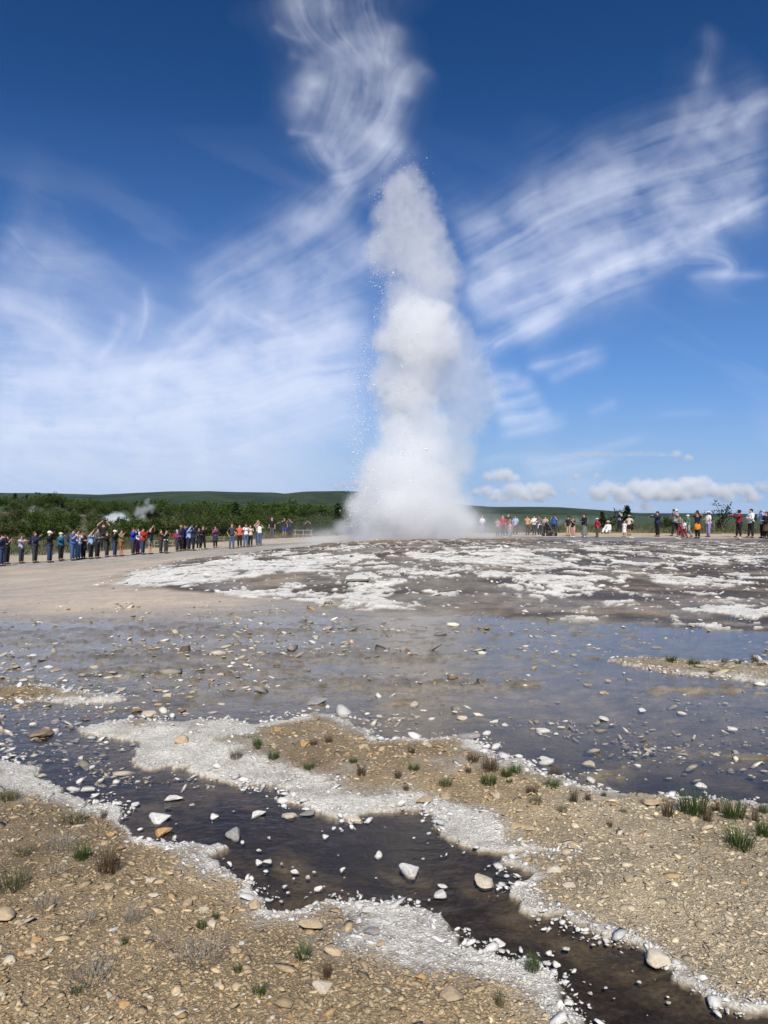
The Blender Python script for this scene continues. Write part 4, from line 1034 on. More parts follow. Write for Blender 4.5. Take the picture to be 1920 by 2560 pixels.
def blade_mat(name, c0, c1, trans=.35):
    m, N, L, B = new_mat(name)
    pos = node(N, 'ShaderNodeTexCoord').outputs['Object']
    f = noise(N, L, pos, 38, 2, .5)
    cc = mixcol(N, L, maprange(N, L, f, .35, .65, 0, 1), c0, c1)
    L.new(cc, B.inputs['Base Color']); B.inputs['Roughness'].default_value = .7
    tl = node(N, 'ShaderNodeBsdfTranslucent'); L.new(cc, tl.inputs['Color'])
    mx = node(N, 'ShaderNodeMixShader', i_Fac=trans); L.new(B.outputs[0], mx.inputs[1]); L.new(tl.outputs[0], mx.inputs[2])
    L.new(mx.outputs[0], N['Material Output'].inputs['Surface'])
    return m
M_GREEN = blade_mat('grass_green', (.045, .085, .015), (.10, .14, .03))
M_RUSTY = blade_mat('grass_rusty', (.09, .055, .03), (.15, .10, .05))
M_STRAW = blade_mat('grass_straw', (.36, .33, .28), (.24, .22, .18))
M_OLIVE = blade_mat('grass_olive', (.10, .12, .045), (.17, .15, .07))
TUFT = {}
for k, (mt, n_, h, sp, wd) in {'g': (M_GREEN, 150, .62, .5, .008), 'r': (M_RUSTY, 140, .7, .45, .006), 's': (M_STRAW, 130, .6, .75, .0045), 'o': (M_OLIVE, 130, .6, .55, .006)}.items():
    TUFT[k] = []
    for q in range(3):
        V, F = blades(n_, h, sp, wd, 400 + ord(k) * 7 + q, .75 if k == 's' else .5)
        me = make_mesh('grass_tuft', V, F); me.materials.append(mt); TUFT[k].append(me)
WORD = {'g': 'green', 'r': 'reddish brown', 's': 'dry grey', 'o': 'olive'}
TUFTS = [(208, 2168, 54, 34, 'g', 'dark green tuft beside a taller rusty one on the left bank'), (272, 2200, 76, 56, 'r', 'tall rusty brown tuft on the left bank'), (503, 2340, 30, 20, 'g', None), (758, 2432, 48, 32, 'g', 'bright green tuft below the broad tan stone'), (648, 2524, 38, 26, 'g', 'bright green tuft near the bottom of the picture'),
         (819, 2482, 30, 36, 'r', 'dark brown spiky tuft beside the crumbling pale lump'), (226, 2490, 92, 62, 's', 'large dry grey tuft at lower left'), (498, 2440, 90, 62, 's', 'large dry grey tuft in the middle of the lower gravel'), (156, 2140, 66, 38, 's', 'dry grey tuft behind the dark green one'), (35, 2245, 80, 56, 'o', 'faded olive tuft at the left edge'),
         (121, 2296, 50, 34, 's', None), (220, 2338, 50, 36, 's', None), (330, 2336, 48, 50, 's', 'dry grey tuft with upright stalks in the brown gravel'), (145, 2208, 42, 22, 's', None), (399, 2392, 46, 26, 's', None), (58, 2158, 50, 24, 'o', None), (310, 2392, 24, 18, 'g', None), (593, 2464, 26, 18, 'g', None), (538, 2308, 22, 14, 'g', None), (194, 2512, 34, 18, 'g', None),
         (1330, 2428, 46, 38, 'g', 'dark green tuft on the point of the lower bank by the stream'), (1249, 2530, 30, 40, 'o', 'thin olive tuft at the bottom right of centre'), (1735, 2048, 78, 58, 'g', 'largest green tuft on the island at right'), (1834, 2058, 66, 48, 'g', 'green tuft with tall stalks right of the largest one'), (1851, 2142, 78, 50, 'g', 'broad green tuft lower down at the right edge'), (1909, 2112, 42, 40, 'g', 'green tuft cut by the right edge'),
         (1223, 1976, 48, 28, 'g', 'bright green tuft in the middle of the island'), (1267, 1957, 36, 24, 'g', None), (1290, 1938, 36, 24, 'g', None), (1226, 1940, 56, 38, 'r', None), (1183, 1918, 38, 26, 'r', None), (1035, 1944, 32, 16, 'g', None), (1029, 1898, 24, 18, 'r', None), (995, 1959, 24, 22, 'r', None), (1113, 1976, 38, 16, 'g', None), (1380, 1978, 42, 20, 'g', None), (1330, 2003, 42, 24, 'r', None),
         (1339, 2030, 36, 22, 'o', None), (1391, 1930, 36, 28, 'r', 'rusty tuft on the island shore beside the pool'), (1435, 2022, 26, 34, 'r', None), (1524, 2082, 18, 18, 'r', None), (1510, 1997, 16, 12, 'g', None), (1672, 2058, 46, 38, 'r', None), (1909, 2040, 26, 30, 'g', None), (1015, 1987, 20, 14, 'r', None), (1171, 1946, 22, 18, 'r', None), (1406, 2046, 28, 18, 'o', None), (1274, 1972, 18, 12, 'g', None),
         (645, 1882, 30, 22, 'g', 'dark green tuft on the left part of the island'), (644, 1893, 18, 12, 'g', None), (683, 1911, 34, 20, 'g', None), (590, 1907, 42, 22, 'r', None), (773, 1932, 30, 16, 'g', None), (883, 1922, 24, 14, 'g', None), (822, 1872, 24, 18, 'r', None), (784, 1881, 22, 16, 'r', None), (903, 1952, 30, 28, 'r', None), (17, 2010, 60, 34, 'o', 'olive tuft at the left edge near the stream head'), (185, 2064, 66, 26, 'o', None), (260, 2046, 24, 20, 'r', None),
         (1678, 1661, 30, 16, 'g', None), (1735, 1667, 34, 14, 'g', None), (1886, 1660, 24, 22, 'r', None), (1845, 1669, 20, 10, 'g', None), (1811, 1660, 20, 10, 'r', None), (1780, 1684, 20, 10, 'o', None), (1900, 1672, 20, 12, 'o', None), (1470, 2010, 20, 22, 'r', None), (1560, 2050, 22, 14, 'o', None), (1770, 2070, 30, 40, 'r', None), (1790, 2035, 24, 30, 'r', None), (1890, 2075, 26, 36, 'r', None)]
for i_t, (px, py, w, h, k, lb) in enumerate(TUFTS):
    gx_, gy_ = ground_at(px, py)
    s_ = gy_ / FPX
    o = bpy.data.objects.new('grass_tuft', TUFT[k][i_t % 3]); col.objects.link(o)
    wv = 1.3 * w * s_ / .95
    o.scale = (wv, wv, max(1.1 * h * s_ / .50, .3 * wv)); o.rotation_euler = (0, 0, i_t * 1.7)
    o.location = (gx_, gy_, float(gh(gx_, gy_)[0]) - .003)
    where = 'gravel islet at right' if py < 1700 else 'gravel island' if (px > 560 and py < 2100) else 'left gravel bank' if px < 1000 else 'lower gravel'
    tag(o, lb, 'grass', f'{WORD[k]} tufts on the {where}')
    (MARKS if lb else LOTS).append((o, gx_, gy_, f'small {WORD[k]} tuft', lb))

# meadow grass behind the path
r = np.random.default_rng(51)
gxs, gys = [], []
while len(gxs) < 5200:
    d = math.exp(r.uniform(math.log(44), math.log(105))); t_ = r.uniform(-.56, .56)
    gxs.append(t_ * d); gys.append(d)
gxs, gys = np.array(gxs), np.array(gys)
k = (sdf(PATH, gxs, gys) < -.3) & (gys > np.interp(gxs / gys * FPX + HX, [p for p, _ in PATH_F[::-1]], [d for _, d in PATH_F[::-1]]))
gxs, gys = gxs[k], gys[k]
tpl = [blades(9, .42, .5, .02, 700 + q) for q in range(5)]
nv, nf = len(tpl[0][0]), len(tpl[0][1])
V = np.concatenate([tpl[i % 5][0] * r.uniform(.6, 1.3) + np.array([x, y, z]) for i, (x, y, z) in enumerate(zip(gxs, gys, gh(gxs, gys)))])
F = np.concatenate([tpl[i % 5][1] + nv * i for i in range(len(gxs))])
o = obj('meadow_grass', make_mesh('meadow_grass', V, F), M_OLIVE)
tag(o, 'rough olive meadow grass beyond the sandy path', 'grass', kind='stuff')

# ------------------------------------------------------------------ shrubs and trees
def leaf_mat(name, c0, c1):
    m, N, L, B = new_mat(name)
    oi = node(N, 'ShaderNodeObjectInfo').outputs['Random']
    pos = node(N, 'ShaderNodeTexCoord').outputs['Object']
    f = noise(N, L, pos, 3.0, 4, .7)
    cc = mixcol(N, L, maprange(N, L, f, .36, .64, 0, 1), c0, c1)
    cc = scale_col(N, L, cc, maprange(N, L, oi, 0, 1, .65, 1.35))
    L.new(cc, B.inputs['Base Color']); B.inputs['Roughness'].default_value = .65; B.inputs['Specular IOR Level'].default_value = .2
    tl = node(N, 'ShaderNodeBsdfTranslucent'); L.new(cc, tl.inputs['Color'])
    mx = node(N, 'ShaderNodeMixShader', i_Fac=.3); L.new(B.outputs[0], mx.inputs[1]); L.new(tl.outputs[0], mx.inputs[2])
    L.new(mx.outputs[0], N['Material Output'].inputs['Surface'])
    return m
M_LEAF = leaf_mat('birch_leaf', (.034, .062, .010), (.075, .112, .018))
M_LEAF2 = leaf_mat('willow_leaf', (.048, .066, .018), (.10, .115, .035))
M_DARKLEAF = leaf_mat('spruce_needle', (.014, .030, .010), (.032, .052, .016))
M_BARK = simple_mat('bark', (.11, .085, .065), .9, .3, 9, .4, .02)

def tube(pts, radii, n_=6):
    V, F = [], []
    pts = [Vector(p) for p in pts]
    for i, p in enumerate(pts):
        d = (pts[min(i + 1, len(pts) - 1)] - pts[max(i - 1, 0)]).normalized()
        a = d.cross(Vector((0, 1, .01))).normalized() if abs(d.y) < .9 else d.cross(Vector((1, 0, 0))).normalized()
        b = d.cross(a)
        for k in range(n_):
            t_ = 6.2832 * k / n_
            q = p + (a * math.cos(t_) + b * math.sin(t_)) * radii[i]
            V.append(q[:])
    for i in range(len(pts) - 1):
        for k in range(n_):
            F.append((i * n_ + k, i * n_ + (k + 1) % n_, (i + 1) * n_ + (k + 1) % n_, (i + 1) * n_ + k))
    return V, F

def join(parts):
    V, F, o_ = [], [], 0
    for v, f in parts:
        V.append(np.array(v)); F.append(np.array(f) + o_); o_ += len(v)
    return np.concatenate(V), np.concatenate(F)

def shrub_meshes(seed, kind):
    """unit-height trunk and crown"""
    r = np.random.default_rng(seed)
    parts, tips = [], []
    if kind == 'spruce':
        parts.append(tube([(0, 0, -.05), (0, 0, .5), (.01, 0, 1)], [.03, .02, .004]))
        for _ in range(46):
            z_ = r.uniform(.1, .97); a = r.uniform(0, 6.283); l_ = .26 * (1 - z_) ** .8 + .02
            tips += [((l_ * q) * math.cos(a), (l_ * q) * math.sin(a), z_ - .06 * q) for q in (.35, .7, 1)]
        lf, cl = .045, .05
        per = 7
    else:
        nb = {'shrub': 7, 'tree': 8, 'sparse': 9}[kind]
        h0 = {'shrub': .10, 'tree': .30, 'sparse': .34}[kind]
        wid = {'shrub': .50, 'tree': .36, 'sparse': .48}[kind]
        if kind != 'shrub':
            parts.append(tube([(0, 0, -.05), (.01, 0, .25), (0, .01, .5)], [.03, .022, .014]))
        for k in range(nb):
            a = 6.283 * k / nb + r.normal(0, .4); rr_ = wid * r.uniform(.35, 1.0)
            top = Vector((rr_ * math.cos(a), rr_ * math.sin(a), r.uniform(.55, 1.0) - .25 * (rr_ / wid) ** 2))
            st = Vector((0, 0, h0 * r.uniform(0, 1.2)))
            mid = st.lerp(top, .5) + Vector((0, 0, .06))
            parts.append(tube([st, mid, top], [.016, .010, .004], 5))
            for q in ((.45, .6, .75, .88, 1.0) if kind != 'sparse' else (.7, .85, 1.0)):
                p = (st.lerp(mid, q * 2) if q < .5 else mid.lerp(top, q * 2 - 1))
                tips += [tuple(p + Vector(r.normal(0, .075, 3))) for _ in range(2)]
        if kind == 'shrub':
            for _ in range(16):
                a = r.uniform(0, 6.283); rr_ = wid * math.sqrt(r.random()) * .95
                tips.append((rr_ * math.cos(a), rr_ * math.sin(a), r.uniform(.08, .45)))
        lf = {'shrub': .042, 'tree': .038, 'sparse': .034}[kind]; cl = {'shrub': .105, 'tree': .085, 'sparse': .055}[kind]
        per = {'shrub': 17, 'tree': 16, 'sparse': 8}[kind]
    T = np.array(tips)
    C_ = np.repeat(T, per, 0) + r.normal(0, cl * .62, (len(T) * per, 3))
    n_ = len(C_)
    ax = r.normal(size=(n_, 3)); ax /= np.linalg.norm(ax, axis=1)[:, None]
    b = r.normal(size=(n_, 3)); b -= (b * ax).sum(1)[:, None] * ax; b /= np.linalg.norm(b, axis=1)[:, None]
    sz = (lf * r.uniform(.6, 1.3, n_))[:, None]
    V = np.stack([C_ - ax * sz, C_ + b * sz * .55, C_ + ax * sz, C_ - b * sz * .55], 1).reshape(-1, 3)
    V[:, 2] = np.maximum(V[:, 2], .0)
    F = np.arange(4 * n_).reshape(-1, 4)
    return make_mesh('trunk', *join(parts)), make_mesh('crown', V, F, smooth=False)

KINDS_ = {}
for kind, lm, nvar in (('shrub', M_LEAF, 5), ('tree', M_LEAF, 3), ('sparse', M_DARKLEAF, 1), ('spruce', M_DARKLEAF, 2)):
    KINDS_[kind] = []
    for q in range(nvar):
        a, b = shrub_meshes(900 + q * 13 + len(kind), kind)
        a.materials.append(M_BARK); b.materials.append(M_LEAF2 if (kind == 'shrub' and q == 4) else lm)
        KINDS_[kind].append((a, b))
def plant(name, kind, x, y, h, label, cat, group=None, seed=0, wide=1.0):
    a, b = KINDS_[kind][seed % len(KINDS_[kind])]
    root = empty(name, (x, y, float(gh(x, y)[0]) - .05), seed * 2.4)
    root.scale = (h * wide, h * wide, h)
    obj('trunk', a, None, root); obj('crown', b, None, root)
    tag(root, label, cat, group)
    return root
r = np.random.default_rng(77)
BEHIND = [(4, 'person cut by the left edge'), (53, 'lilac striped shirt'), (87, 'dark blue jacket with pale collar'), (124, 'white cap and black jacket'), (152, 'teal blue jacket'), (182, 'blue polo shirt'), (208, 'black knee skirt'), (243, 'grey hooded jacket'), (303, 'rust brown shorts'), (333, 'royal blue jacket beside the red one'), (357, 'bright red jacket'), (375, 'grey shorts'), (415, 'white waist band'), (443, 'plum jacket'), (472, 'pale blue shirt'), (507, 'person with legs wide apart'), (538, 'purple striped sweater'), (580, 'bald person'), (599, 'coral red top'), (649, 'white tee with the camera'), (680, 'black shirt'), (711, 'bright blue shorts'), (770, 'person half veiled by mist'), (850, 'left flank of the geyser')]
ORD = ['nearest', 'second', 'third', 'fourth', 'fifth', 'sixth', 'seventh', 'eighth', 'ninth', 'tenth', 'eleventh', 'twelfth', 'thirteenth', 'fourteenth', 'fifteenth', 'sixteenth', 'seventeenth', 'eighteenth', 'nineteenth', 'twentieth']
ORD += ['twenty-' + q for q in ('first', 'second', 'third', 'fourth', 'fifth', 'sixth', 'seventh', 'eighth', 'ninth')]
THICKET = []
done, spots = 0, []
while done < 250:
    d = math.exp(r.uniform(math.log(64), math.log(250))); px = r.uniform(-60, 905)
    lim = np.interp(px, [-60, 100, 300, 480, 640, 905], [62, 62, 66, 72, 74, 78])
    if d < lim: continue
    x, y = (px - HX) / FPX * d, d
    if math.exp(-(((x + 62) / 13) ** 2 + ((y - 124) / 13) ** 2) ** 2) > .3 or math.exp(-(((x + 36) / 9) ** 2 + ((y - 108) / 8) ** 2) ** 2) > .3: continue
    if 235 < px < 395 and 82 < d < 118: continue
    if r.random() > .25 + .75 * ss(.38, .55, fbm2(np.array([x * .06]), np.array([y * .06]), 3, 131)[0]): continue
    h = r.uniform(1.5, 2.5) * np.interp(d, [64, 120, 250], [.85, .95, 1.2])
    o = plant('birch_shrub', 'shrub', x, y, h, 'leafy green shrub in the dense thicket on the left', 'shrub', 'shrubs of the left thicket', int(r.integers(0, 5)) if r.random() < .7 else 4, r.uniform(.9, 1.35))
    THICKET.append((min(BEHIND, key=lambda q: abs(q[0] - px))[1], d, o))
    done += 1
for where in {q[0] for q in THICKET}:
    for k, (_, _, o) in enumerate(sorted((q for q in THICKET if q[0] == where), key=lambda q: q[1])):
        o['label'] = f'{ORD[min(k, 28)]} shrub back in the thicket behind the {where}'
# name each of the many small stones and tufts by the named one it lies nearest to
import re
cut = lambda s: re.split(r' (?:in|at|on|of|by|near|beside|behind|below|cut|with|just|off|far|alone|right|left|to|where|above|north|lying|standing|half|ringed|beyond|lower|from) ', s + ' ')[0].strip()
nick = [cut(q[4]) for q in MARKS]
GOOD = [(q, n_) for q, n_ in zip(MARKS, nick) if nick.count(n_) == 1 and 2 < len(n_.split()) < 7]
near_ = {}
for q in LOTS:
    w_ = min(GOOD, key=lambda g: (g[0][1] - q[1]) ** 2 + (g[0][2] - q[2]) ** 2)
    near_.setdefault((w_[1], q[3]), []).append((math.hypot(w_[0][1] - q[1], w_[0][2] - q[2]), q[0]))
for (n_, kw), lst in near_.items():
    for k, (_, o) in enumerate(sorted(lst, key=lambda q: q[0])):
        o['label'] = f'{kw}, {ORD[min(k, 28)]}{"" if k == 0 else " nearest"} to the {n_}'
for i_t, (px, d, h, kd, lb) in enumerate([(38, 176, 3.4, 'spruce', 'pointed conifer furthest left on the skyline'), (66, 180, 3.0, 'spruce', 'short pointed conifer second on the skyline'), (123, 178, 3.6, 'spruce', 'slim conifer beside the round skyline tree'), (136, 176, 3.8, 'tree', 'round headed tree standing out on the left skyline'), (150, 180, 3.3, 'tree', 'lower tree right of the round skyline tree'), (98, 184, 3.0, 'tree', 'small tree in the middle of the left skyline row'),
                                      (590, 96, 3.4, 'spruce', 'dark conical bush in the thicket behind the coral shirt'), (720, 92, 3.6, 'tree', 'dark bushy tree behind the person in blue shorts'), (845, 105, 3.6, 'spruce', 'dark conifer nearest the left of the geyser'), (872, 108, 3.3, 'spruce', 'dark conifer almost hidden in the steam'),
                                      (1805, 66, 2.75, 'sparse', 'airy dark bush alone on the skyline at right'), (1505, 74, 1.9, 'spruce', 'slim dark bush beyond the person in crimson'), (1525, 78, 1.3, 'shrub', 'low bush right of the slim dark bush'), (1568, 64, 2.35, 'spruce', 'pointed bush behind the person in the straw hat'), (1552, 66, 2.2, 'sparse', 'thin bush behind the person in the long black dress'), (1672, 72, 1.5, 'shrub', 'low bush behind the person bending with a camera'), (1800, 68, 1.2, 'shrub', 'low green bush under the airy dark one')]):
    plant('conifer' if kd == 'spruce' else 'bush' if h < 3 else 'tree', kd, (px - HX) / FPX * d, d, h, lb, 'tree' if h >= 3 else 'bush', None, i_t)
# the wood beyond, one mass
r = np.random.default_rng(78)
parts = []
for k in range(330):
    d = math.exp(r.uniform(math.log(190), math.log(900))); px = r.uniform(-150, 930)
    x, y = (px - HX) / FPX * d, d
    me = KINDS_['shrub'][k % 4][1]
    v = np.empty(len(me.vertices) * 3, np.float32); me.vertices.foreach_get('co', v); v = v.reshape(-1, 3)
    sub_ = np.arange(len(v)).reshape(-1, 4)[k % 5::5]
    vv_ = v[sub_.ravel()].copy()
    h = r.uniform(2.4, 3.8) * (1 + d / 1400)
    a = r.uniform(0, 6.28)
    c_, s_ = math.cos(a), math.sin(a)
    q = vv_.reshape(-1, 4, 3); cen = q.mean(1, keepdims=True); q = cen + (q - cen) * 1.9
    vv_ = q.reshape(-1, 3)
    vv_ = np.stack([(vv_[:, 0] * c_ - vv_[:, 1] * s_) * h * 1.4 + x, (vv_[:, 0] * s_ + vv_[:, 1] * c_) * h * 1.4 + y, vv_[:, 2] * h + float(gh(x, y)[0])], 1)
    parts.append((vv_, np.arange(len(vv_)).reshape(-1, 4)))
V, F = join(parts)
o = obj('woods', make_mesh('woods', V, F, smooth=False), M_LEAF)
tag(o, 'distant dark green scrub wood below the left hills', 'woods', kind='stuff')
# ------------------------------------------------------------------ people
FAB = {}
PAL = {'black': (.012, .012, .014), 'navy': (.018, .024, .06), 'blue': (.03, .09, .30), 'royal': (.025, .04, .33), 'teal': (.01, .13, .22), 'grey': (.10, .10, .105), 'dgrey': (.045, .045, .05), 'lgrey': (.30, .30, .31), 'white': (.72, .72, .71), 'cream': (.62, .54, .42), 'red': (.42, .02, .025), 'coral': (.62, .10, .07), 'crimson': (.40, .012, .05),
       'maroon': (.20, .012, .03), 'jeans': (.065, .11, .21), 'djeans': (.03, .05, .11), 'ljeans': (.11, .17, .30), 'khaki': (.20, .165, .09), 'rust': (.30, .12, .035), 'beige': (.46, .35, .25), 'peach': (.56, .32, .18), 'purple': (.16, .05, .16), 'lilac': (.40, .38, .47), 'lav': (.27, .25, .46), 'sky': (.32, .43, .66), 'green': (.05, .19, .10), 'orange': (.75, .24, .02), 'brown': (.09, .045, .025), 'pink': (.55, .28, .26), 'olive': (.10, .095, .05), 'ash': (.16, .17, .16),
       'skin': (.52, .30, .20), 'skin2': (.40, .22, .14), 'hairb': (.025, .016, .011), 'hairm': (.09, .05, .025), 'hairl': (.28, .18, .085), 'hairg': (.42, .41, .40), 'straw': (.52, .38, .20)}
def fab(k):
    if k not in FAB:
        sk = k.startswith('skin')
        FAB[k] = simple_mat(('skin_tone' if sk else 'hair_' if k.startswith('hair') else 'cloth_') + ('' if sk else k), PAL[k], .55 if sk else .85, .08 if sk else .22, 9 if not sk else 4, .0 if sk else .25, .01)
    return FAB[k]

# joints of a figure 1.75 m tall, facing +y
def pose_joints(pose, stance, r):
    j = lambda s: r.normal(0, s)
    J = {'pelvis': (0, 0, .95), 'waist': (0, 0, 1.10), 'chest': (0, .01, 1.30), 'neck': (0, 0, 1.475), 'jaw': (0, .022, 1.555), 'brow': (0, .012, 1.645), 'crown': (0, -.005, 1.71), 'nose': (0, .115, 1.60)}
    arms = {'down': [((.25, -.03, 1.13), (.27, .05, .86))] * 2, 'phone': [((.23, .17, 1.22), (.07, .36, 1.50))] * 2, 'high': [((.27, .16, 1.48), (.08, .27, 1.78))] * 2, 'face': [((.30, .14, 1.28), (.08, .17, 1.60))] * 2, 'one': [((.24, .17, 1.24), (.10, .38, 1.56)), ((.25, -.03, 1.13), (.25, .06, .87))],
            'hips': [((.40, -.08, 1.20), (.20, .07, 1.03))] * 2, 'crossed': [((.27, .10, 1.15), (-.10, .21, 1.20))] * 2, 'pocket': [((.31, -.07, 1.14), (.22, .07, .93))] * 2, 'read': [((.25, .06, 1.12), (.07, .32, 1.18))] * 2, 'out': [((.42, .10, 1.32), (.62, .22, 1.28)), ((.25, .02, 1.13), (.20, .2, 1.0))], 'headup': [((.38, .02, 1.52), (.12, .04, 1.76))] * 2,
            'stretch': [((.26, .28, 1.36), (.16, .55, 1.44))] * 2, 'lap': [((.25, .12, 1.12), (.12, .30, .98))] * 2}[pose]
    for s, n_ in ((1, 'R'), (-1, 'L')):
        e, h = arms[0 if s > 0 else 1]
        J['sho' + n_] = (s * .175, 0, 1.415)
        J['elb' + n_] = (s * e[0] + j(.012), e[1] + j(.02), e[2] + j(.02))
        J['han' + n_] = (s * h[0] + j(.012), h[1] + j(.02), h[2] + j(.02))
    legs = {'stand': [(.10, .015, .50, .105, -.01, .09)] * 2, 'wide': [(.16, .02, .50, .24, -.01, .09)] * 2, 'walk': [(.09, .16, .52, .10, .22, .09), (.09, -.02, .50, .10, -.28, .13)], 'close': [(.075, .02, .50, .07, -.01, .09)] * 2, 'contra': [(.11, .06, .51, .15, .07, .09), (.095, .0, .50, .09, -.03, .09)]}
    if stance == 'sit':
        for q in ('pelvis', 'waist', 'chest', 'neck', 'jaw', 'brow', 'crown', 'nose', 'shoR', 'shoL', 'elbR', 'elbL', 'hanR', 'hanL'):
            J[q] = (J[q][0], J[q][1] - .1, J[q][2] - .80)
        lg = [(.16, .34, .36, .14, .62, .07)] * 2
    else:
        lg = legs[stance]
    pz, py0 = J['pelvis'][2], J['pelvis'][1]
    for s, n_ in ((1, 'R'), (-1, 'L')):
        a = lg[0 if s > 0 else 1]
        J['hip' + n_] = (s * .092, py0, pz - .06)
        J['kne' + n_] = (s * a[0], a[1], a[2])
        J['ank' + n_] = (s * a[3], a[4], a[5])
        J['toe' + n_] = (s * (a[3] + .015), a[4] + .15, max(.04, a[5] - .05))
    return J

def skin_object(name, verts, edges, rad, root):
    me = bpy.data.meshes.new(name)
    me.from_pydata(verts, edges, [])
    o = bpy.data.objects.new(name, me); col.objects.link(o)
    o.modifiers.new('skin', 'SKIN').use_smooth_shade = True
    for i, s in enumerate(me.skin_vertices[0].data):
        s.radius = rad[i] if isinstance(rad[i], tuple) else (rad[i], rad[i]); s.use_root = i == root
    sb = o.modifiers.new('smooth', 'SUBSURF'); sb.levels = sb.render_levels = 1
    return o

def chain(J, spec):
    """spec: list of chains of (joint name or point, radius); shared joints are shared vertices"""
    V, E, R, ix = [], [], [], {}
    for ch in spec:
        prev = None
        for key, rad in ch:
            p = J[key] if isinstance(key, str) else key
            kk = key if isinstance(key, str) else tuple(round(q, 4) for q in key)
            if kk not in ix:
                ix[kk] = len(V); V.append(p); R.append(rad)
            if prev is not None and (prev, ix[kk]) not in E: E.append((prev, ix[kk]))
            prev = ix[kk]
    return V, E, R
def lerp(a, b, t): return tuple(a[i] + (b[i] - a[i]) * t for i in range(3))

def fingers(J, n_):
    e, h = Vector(J['elb' + n_]), Vector(J['han' + n_])
    d = (h - e).normalized(); side = Vector((1, 0, 0)) - d * d.x
    side = side.normalized() if side.length > .2 else Vector((0, 1, 0))
    nrm = d.cross(side)
    palm = h + d * .055
    out = [[('han' + n_, .028), (tuple(palm), .030)]]
    inn = -1 if n_ == 'R' else 1
    for k, ln in zip((-1.5, -.5, .5, 1.5), (.055, .072, .076, .066)):
        a = palm + side * k * .019 + d * .03; b = a + d * ln * .6 + nrm * .012; c = b + d * ln * .25 + nrm * .028
        out.append([(tuple(palm), .030), (tuple(a), .0095), (tuple(b), .0085), (tuple(c), .0075)])
    th = h + d * .02 + side * inn * .036
    out.append([('han' + n_, .028), (tuple(th), .011), (tuple(th + d * .045 + side * inn * .014), .0095)])
    return out

def lathe(rings, n_=16):
    V, F = [], []
    for x, y, z, rx, ry in rings:
        for k in range(n_):
            a = 6.28319 * k / n_
            V.append((x + rx * math.cos(a), y + ry * math.sin(a), z))
    for i in range(len(rings) - 1):
        for k in range(n_):
            F.append((i * n_ + k, i * n_ + (k + 1) % n_, (i + 1) * n_ + (k + 1) % n_, (i + 1) * n_ + k))
    return np.array(V), np.array(F)

def blob(c, s, sub=None):
    v, f = sub or I2
    return v * np.array(s) + np.array(c), f

PEOPLE = []
def person(px, foot, top, face, pose, topc, sleeve, bot, botc, hair, label, hat=None, hatc=None, bag=None, bagc=None, stance='stand', held=None, d=None, dr=(30, 75), bulk=1.0, extra=None):
    PEOPLE.append(dict(locals()))
P_ = person
# left line, from the left edge
P_(4, 1416, 1337, 75, 'face', 'navy', 'long', 'trousers', 'djeans', 'hairb', 'person in navy jacket and jeans cut by the left edge', bag='pack', bagc='navy', held='phone')
P_(17, 1411, 1339, 78, 'phone', 'black', 'short', 'trousers', 'black', 'hairb', 'person all in black lifting both bare forearms, second from left edge', held='phone')
P_(53, 1409, 1338, 75, 'stretch', 'lilac', 'short', 'trousers', 'dgrey', 'hairm', 'person in lilac and white striped shirt with a dark waist band', held='phone', extra='belt')
P_(87, 1408, 1330, 80, 'phone', 'navy', 'long', 'trousers', 'dgrey', 'hairm', 'person in dark blue jacket with pale collar and grey trousers', bag='pack', bagc='navy', held='phone', bulk=1.1)
P_(124, 1407, 1326, 80, 'face', 'black', 'long', 'trousers', 'djeans', 'hairg', 'person in white cap and black jacket looking through a camera', hat='cap', hatc='white', held='camera')
P_(152, 1402, 1330, 70, 'one', 'teal', 'long', 'trousers', 'black', 'hairg', 'person in pale hat and teal blue jacket with a red bag', hat='cap', hatc='cream', bag='sling', bagc='red', held='phone')
P_(182, 1402, 1325, 72, 'phone', 'blue', 'short', 'trousers', 'jeans', 'hairb', 'person in blue polo shirt and jeans wearing a dark rucksack', bag='pack', bagc='navy', held='phone', bulk=1.1)
P_(195, 1400, 1325, 72, 'phone', 'white', 'short', 'trousers', 'ljeans', 'hairb', 'person in white shirt close behind the blue polo shirt', held='phone')
P_(208, 1398, 1328, 75, 'read', 'navy', 'short', 'skirt', 'black', 'hairb', 'person in navy tee and black knee skirt over leggings', bag='pack', bagc='black')
P_(227, 1398, 1328, 72, 'high', 'sky', 'short', 'trousers', 'black', 'hairb', 'person in pale blue striped top framing the view with raised arms', held='phone', extra='belt')
P_(243, 1397, 1318, 78, 'crossed', 'grey', 'long', 'trousers', 'black', 'hairb', 'person in grey jacket with a dark hood up', hat='hood', hatc='dgrey')
P_(259, 1376, 1303, 20, 'headup', 'black', 'short', 'trousers', 'black', 'hairb', 'person in black standing higher behind the row, both elbows raised', hat='hat', hatc='black', dr=(44, 70), held='camera')
P_(267, 1393, 1330, 75, 'one', 'black', 'long', 'trousers', 'dgrey', 'hairm', 'person in black jacket with a crimson bag, face turned up', bag='sling', bagc='crimson', held='phone')
P_(287, 1392, 1324, 78, 'face', 'black', 'long', 'trousers', 'djeans', 'hairb', 'person in black jacket with a white and grey shoulder bag', bag='sling', bagc='lgrey', hat='cap', hatc='white')
P_(303, 1391, 1324, 70, 'one', 'khaki', 'short', 'shorts', 'rust', 'hairb', 'person in khaki tee and rust brown shorts holding one arm high', held='phone')
P_(333, 1388, 1320, 78, 'face', 'royal', 'long', 'trousers', 'dgrey', 'hairm', 'person in royal blue jacket beside the red jacket', held='phone')
P_(344, 1386, 1320, 70, 'phone', 'white', 'long', 'trousers', 'purple', 'hairb', 'person in white half hidden between blue and red jackets', held='phone')
